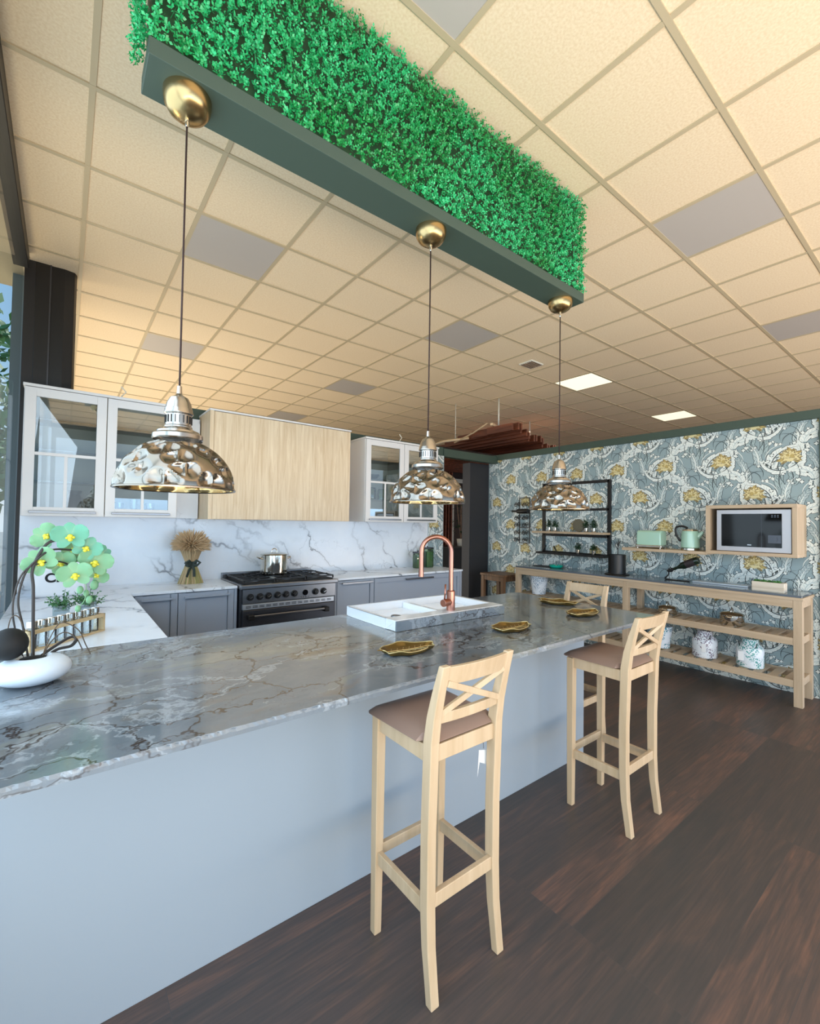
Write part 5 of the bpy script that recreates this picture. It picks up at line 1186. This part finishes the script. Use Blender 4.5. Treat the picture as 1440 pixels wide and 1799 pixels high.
# pots on the upper slatted shelf, cans and buckets below
pot('casserole_pot', (4.94, 1.44), 0.095, 0.095, 'polished steel pot with lid on the slatted shelf, the nearer one', 0.559)
pot('casserole_pot', (4.94, 2.0), 0.085, 0.07, 'low polished steel pan with lid on the slatted shelf, behind the stool back', 0.559)
def milk_can(y, lab, m_, hm):
    x = 4.93; z = 0.214
    t = thing('milk_can', (x, y, z), lab, 'milk can', 'patterned enamel milk cans')
    B().lathe([(0.001, 0), (0.098, 0), (0.103, 0.01), (0.105, 0.15), (0.098, 0.175), (0.07, 0.20), (0.062, 0.212), (0.062, 0.235), (0.07, 0.25), (0.066, 0.25), (0.056, 0.233), (0.001, 0.225)], (x, y, z), 40).build('body', M[m_], t)
    B().tube([(x-0.062-0.012*math.sin(a), y+0.068*math.cos(a), z+0.225-0.085*math.sin(a)) for a in [PI*i/14 for i in range(15)]], 0.0035, 6).build('wire_handle', M['black'], t)
    B().box(x-0.108, x-0.104, y-0.045 if hm else y+0.02, y-0.01 if hm else y+0.06, z+0.06, z+0.14).build('paper_label', M['paper'], t)
milk_can(1.66, 'white enamel milk can with dark floral print, middle of the lower shelf', 'floral_purple', True)
milk_can(1.30, 'white enamel milk can with teal floral print, nearest on the lower shelf', 'floral_teal', False)
def bucket(y, z, r, h, lab, m_):
    x = 4.93; t = thing('bucket', (x, y, z), lab, 'bucket', 'patterned enamel buckets')
    B().lathe([(0.001, 0), (r*0.72, 0), (r, h), (r+0.004, h+0.003), (r-0.003, h), (r*0.7, 0.006), (0.001, 0.006)], (x, y, z), 36).build('body', M[m_], t)
    for sg in (-1, 1): B().box(x-0.01, x+0.01, y+sg*r-0.004, y+sg*r+0.004, z+h-0.035, z+h-0.006).build('lug', M['silver'], t)
    B().tube([(x-r*0.9*math.sin(a)-0.005, y+r*math.cos(a), z+h-0.015-0.02*math.sin(a)) for a in [PI*i/12 for i in range(13)]], 0.0025, 6).build('wire_handle', M['silver'], t)
bucket(2.05, 0.214, 0.098, 0.22, 'white bucket with blue floral print on the lower shelf behind the stool', 'floral_blue')
bucket(3.57, 0.559, 0.118, 0.235, 'white bucket with grey floral print at the far left of the console shelf', 'floral_grey')
# small brown stool-table in the corner
t = thing('corner_table', (4.95, 4.2, 0), 'small brown wooden side table in the corner beside the console', 'table')
cx0, cx1, cy0, cy1 = 4.72, 5.12, 3.99, 4.42
B().box(cx0, cx1, cy0, cy1, 0.735, 0.765).build('tabletop', M['brown_wood'], t, 0.003)
for x in (cx0+0.01, cx1-0.06):
    for y in (cy0+0.01, cy1-0.06): B().box(x, x+0.05, y, y+0.05, 0, 0.735).build('leg', M['brown_wood'], t, 0.002)
b = B().box(cx0+0.02, cx0+0.04, cy0+0.05, cy1-0.05, 0.67, 0.735).box(cx1-0.04, cx1-0.02, cy0+0.05, cy1-0.05, 0.67, 0.735).box(cx0+0.05, cx1-0.05, cy0+0.02, cy0+0.04, 0.67, 0.735); b.build('apron', M['brown_wood'], t, 0.002)
# black wall shelf frame
t = thing('wall_shelf', (5.08, 3.2, 1.08), 'black steel wall frame with a pale wooden shelf, behind the far pendant', 'shelf')
fy0, fy1, fz0, fz1 = 2.74, 3.66, 1.08, 2.02
b = B()
xa, xb = 5.0, 5.165
for y in (fy0, fy1):
    b.box(xb-0.02, xb, y-0.022, y+0.022, fz0, fz1)
b.box(xb-0.02, xb, fy0, fy1, fz1-0.035, fz1).box(xb-0.02, xb, fy0, fy1, fz0, fz0+0.035).box(xb-0.02, xb, fy0, fy1, 1.645, 1.675).box(xb-0.02, xb, fy0, fy1, 1.315, 1.345)
b.build('frame', M['black'], t, 0.002)
b = B().box(xa, xa+0.015, fy0-0.018, fy1+0.018, 1.08, 1.105).box(xa, xb, fy0-0.018, fy0, 1.08, 1.105).box(xa, xb, fy1, fy1+0.018, 1.08, 1.105).box(xa, xb, fy0, fy1, 1.082, 1.09); b.build('lower_tray', M['black'], t, 0.001)
B().box(4.97, xb-0.02, fy0-0.02, fy1+0.06, 1.352, 1.378).build('wooden_shelf', M['oak_h'], t, 0.002)
b = B()
for y0 in (3.36,): b.bar((5.02, y0+0.24, 1.09), (5.02, y0+0.17, 1.19), 0.012, 0.012).bar((5.02, y0, 1.09), (5.02, y0+0.05, 1.19), 0.012, 0.012)
b.build('wire_stand', M['black'], t)
random.seed(14)
def small_plant(y, z, lab, r=0.032, h=0.17, pm='chrome', x=5.07):
    t = thing('potted_herb', (x, y, z), lab, 'potted plant', 'small potted herbs on the black wall shelf')
    B().lathe([(0.001, 0), (0.024, 0), (0.027, 0.05), (0.025, 0.05), (0.001, 0.04)], (x, y, z), 20).build('pot', M[pm], t)
    b = B()
    for i in range(150):
        a = random.uniform(0, 6.28); el = random.uniform(0.1, 1.5); L = random.uniform(0.3, 1)
        c = Vector((x+r*L*math.cos(a)*math.cos(el), y+r*1.3*L*math.sin(a)*math.cos(el), z+0.05+h*0.6*L*math.sin(el))); dv = Vector((random.gauss(0, 1), random.gauss(0, 1), random.gauss(0.6, 1))).normalized()*0.024; sd = dv.orthogonal().normalized()*0.007
        b.add([c, c+dv*0.5+sd, c+dv, c+dv*0.5-sd], [(0, 1, 2, 3)])
    b.build('foliage', M['leaf_dark'], t)
small_plant(3.52, 1.378, 'leftmost dark herb in a steel pot on the pale shelf'); small_plant(3.43, 1.378, 'second dark herb from the left on the pale shelf')
small_plant(2.99, 1.378, 'dark herb in a steel pot right of the round plate on the pale shelf'); small_plant(2.89, 1.378, 'rightmost dark herb in a steel pot on the pale shelf')
small_plant(3.10, 1.105, 'tiny herb in the middle of the lower black tray', 0.035, 0.15); small_plant(2.89, 1.105, 'tiny herb at the right of the lower black tray', 0.03, 0.13)
t = thing('round_plate', (5.12, 3.12, 1.378), 'round bronze-grey plate standing on the pale shelf', 'plate')
b = B(); b.tube([(5.118, 3.12, 1.46), (5.11, 3.12, 1.46)], [0.078, 0.08], 36); b.build('plate', mat('bronze_grey', '#6f6a58', 0.35, 0.4), t, 0.002)
# wrought iron wine rack
t = thing('wall_wine_rack', (5.13, 3.98, 1.195), 'narrow black wrought-iron wine rack with scrolls beside the column', 'wine rack')
b = B()
for y in (3.885, 4.06): b.bar((5.14, y, 1.20), (5.14, y, 1.84), 0.010, 0.010)
for z in (1.20, 1.84, 1.62, 1.42): b.bar((5.14, 3.885, z), (5.14, 4.06, z), 0.010, 0.010, (1, 0, 0))
b.build('frame', M['black'], t)
for z in (1.25, 1.35, 1.46, 1.56, 1.75):
    for y in (3.95, 4.09):
        b = B(); sp_ = []
        for sg in (-1, 1):
            q_ = [(5.125, y+sg*(0.03+0.022*math.cos(0.62*i))*(1-0.03*i), z+0.034*math.sin(0.62*i)*(-sg)*(1-0.04*i)) for i in range(12)]
            sp_ = (q_[::-1] if sg < 0 else sp_+q_)
        b.tube(sp_, 0.005, 5); b.build('scroll', M['black'], t)
t = thing('wine_bottle', (5.07, 4.0, 1.645), 'black wine bottle lying in the wrought-iron rack', 'bottle')
B().tube([(5.07, 3.86, 1.648), (5.07, 3.87, 1.648), (5.07, 4.03, 1.648), (5.07, 4.07, 1.648), (5.07, 4.14, 1.648)], [0.03, 0.034, 0.034, 0.014, 0.013], 16).build('bottle', M['black'], t)

for o in bpy.data.objects:
    if '_o' in o: del o['_o']
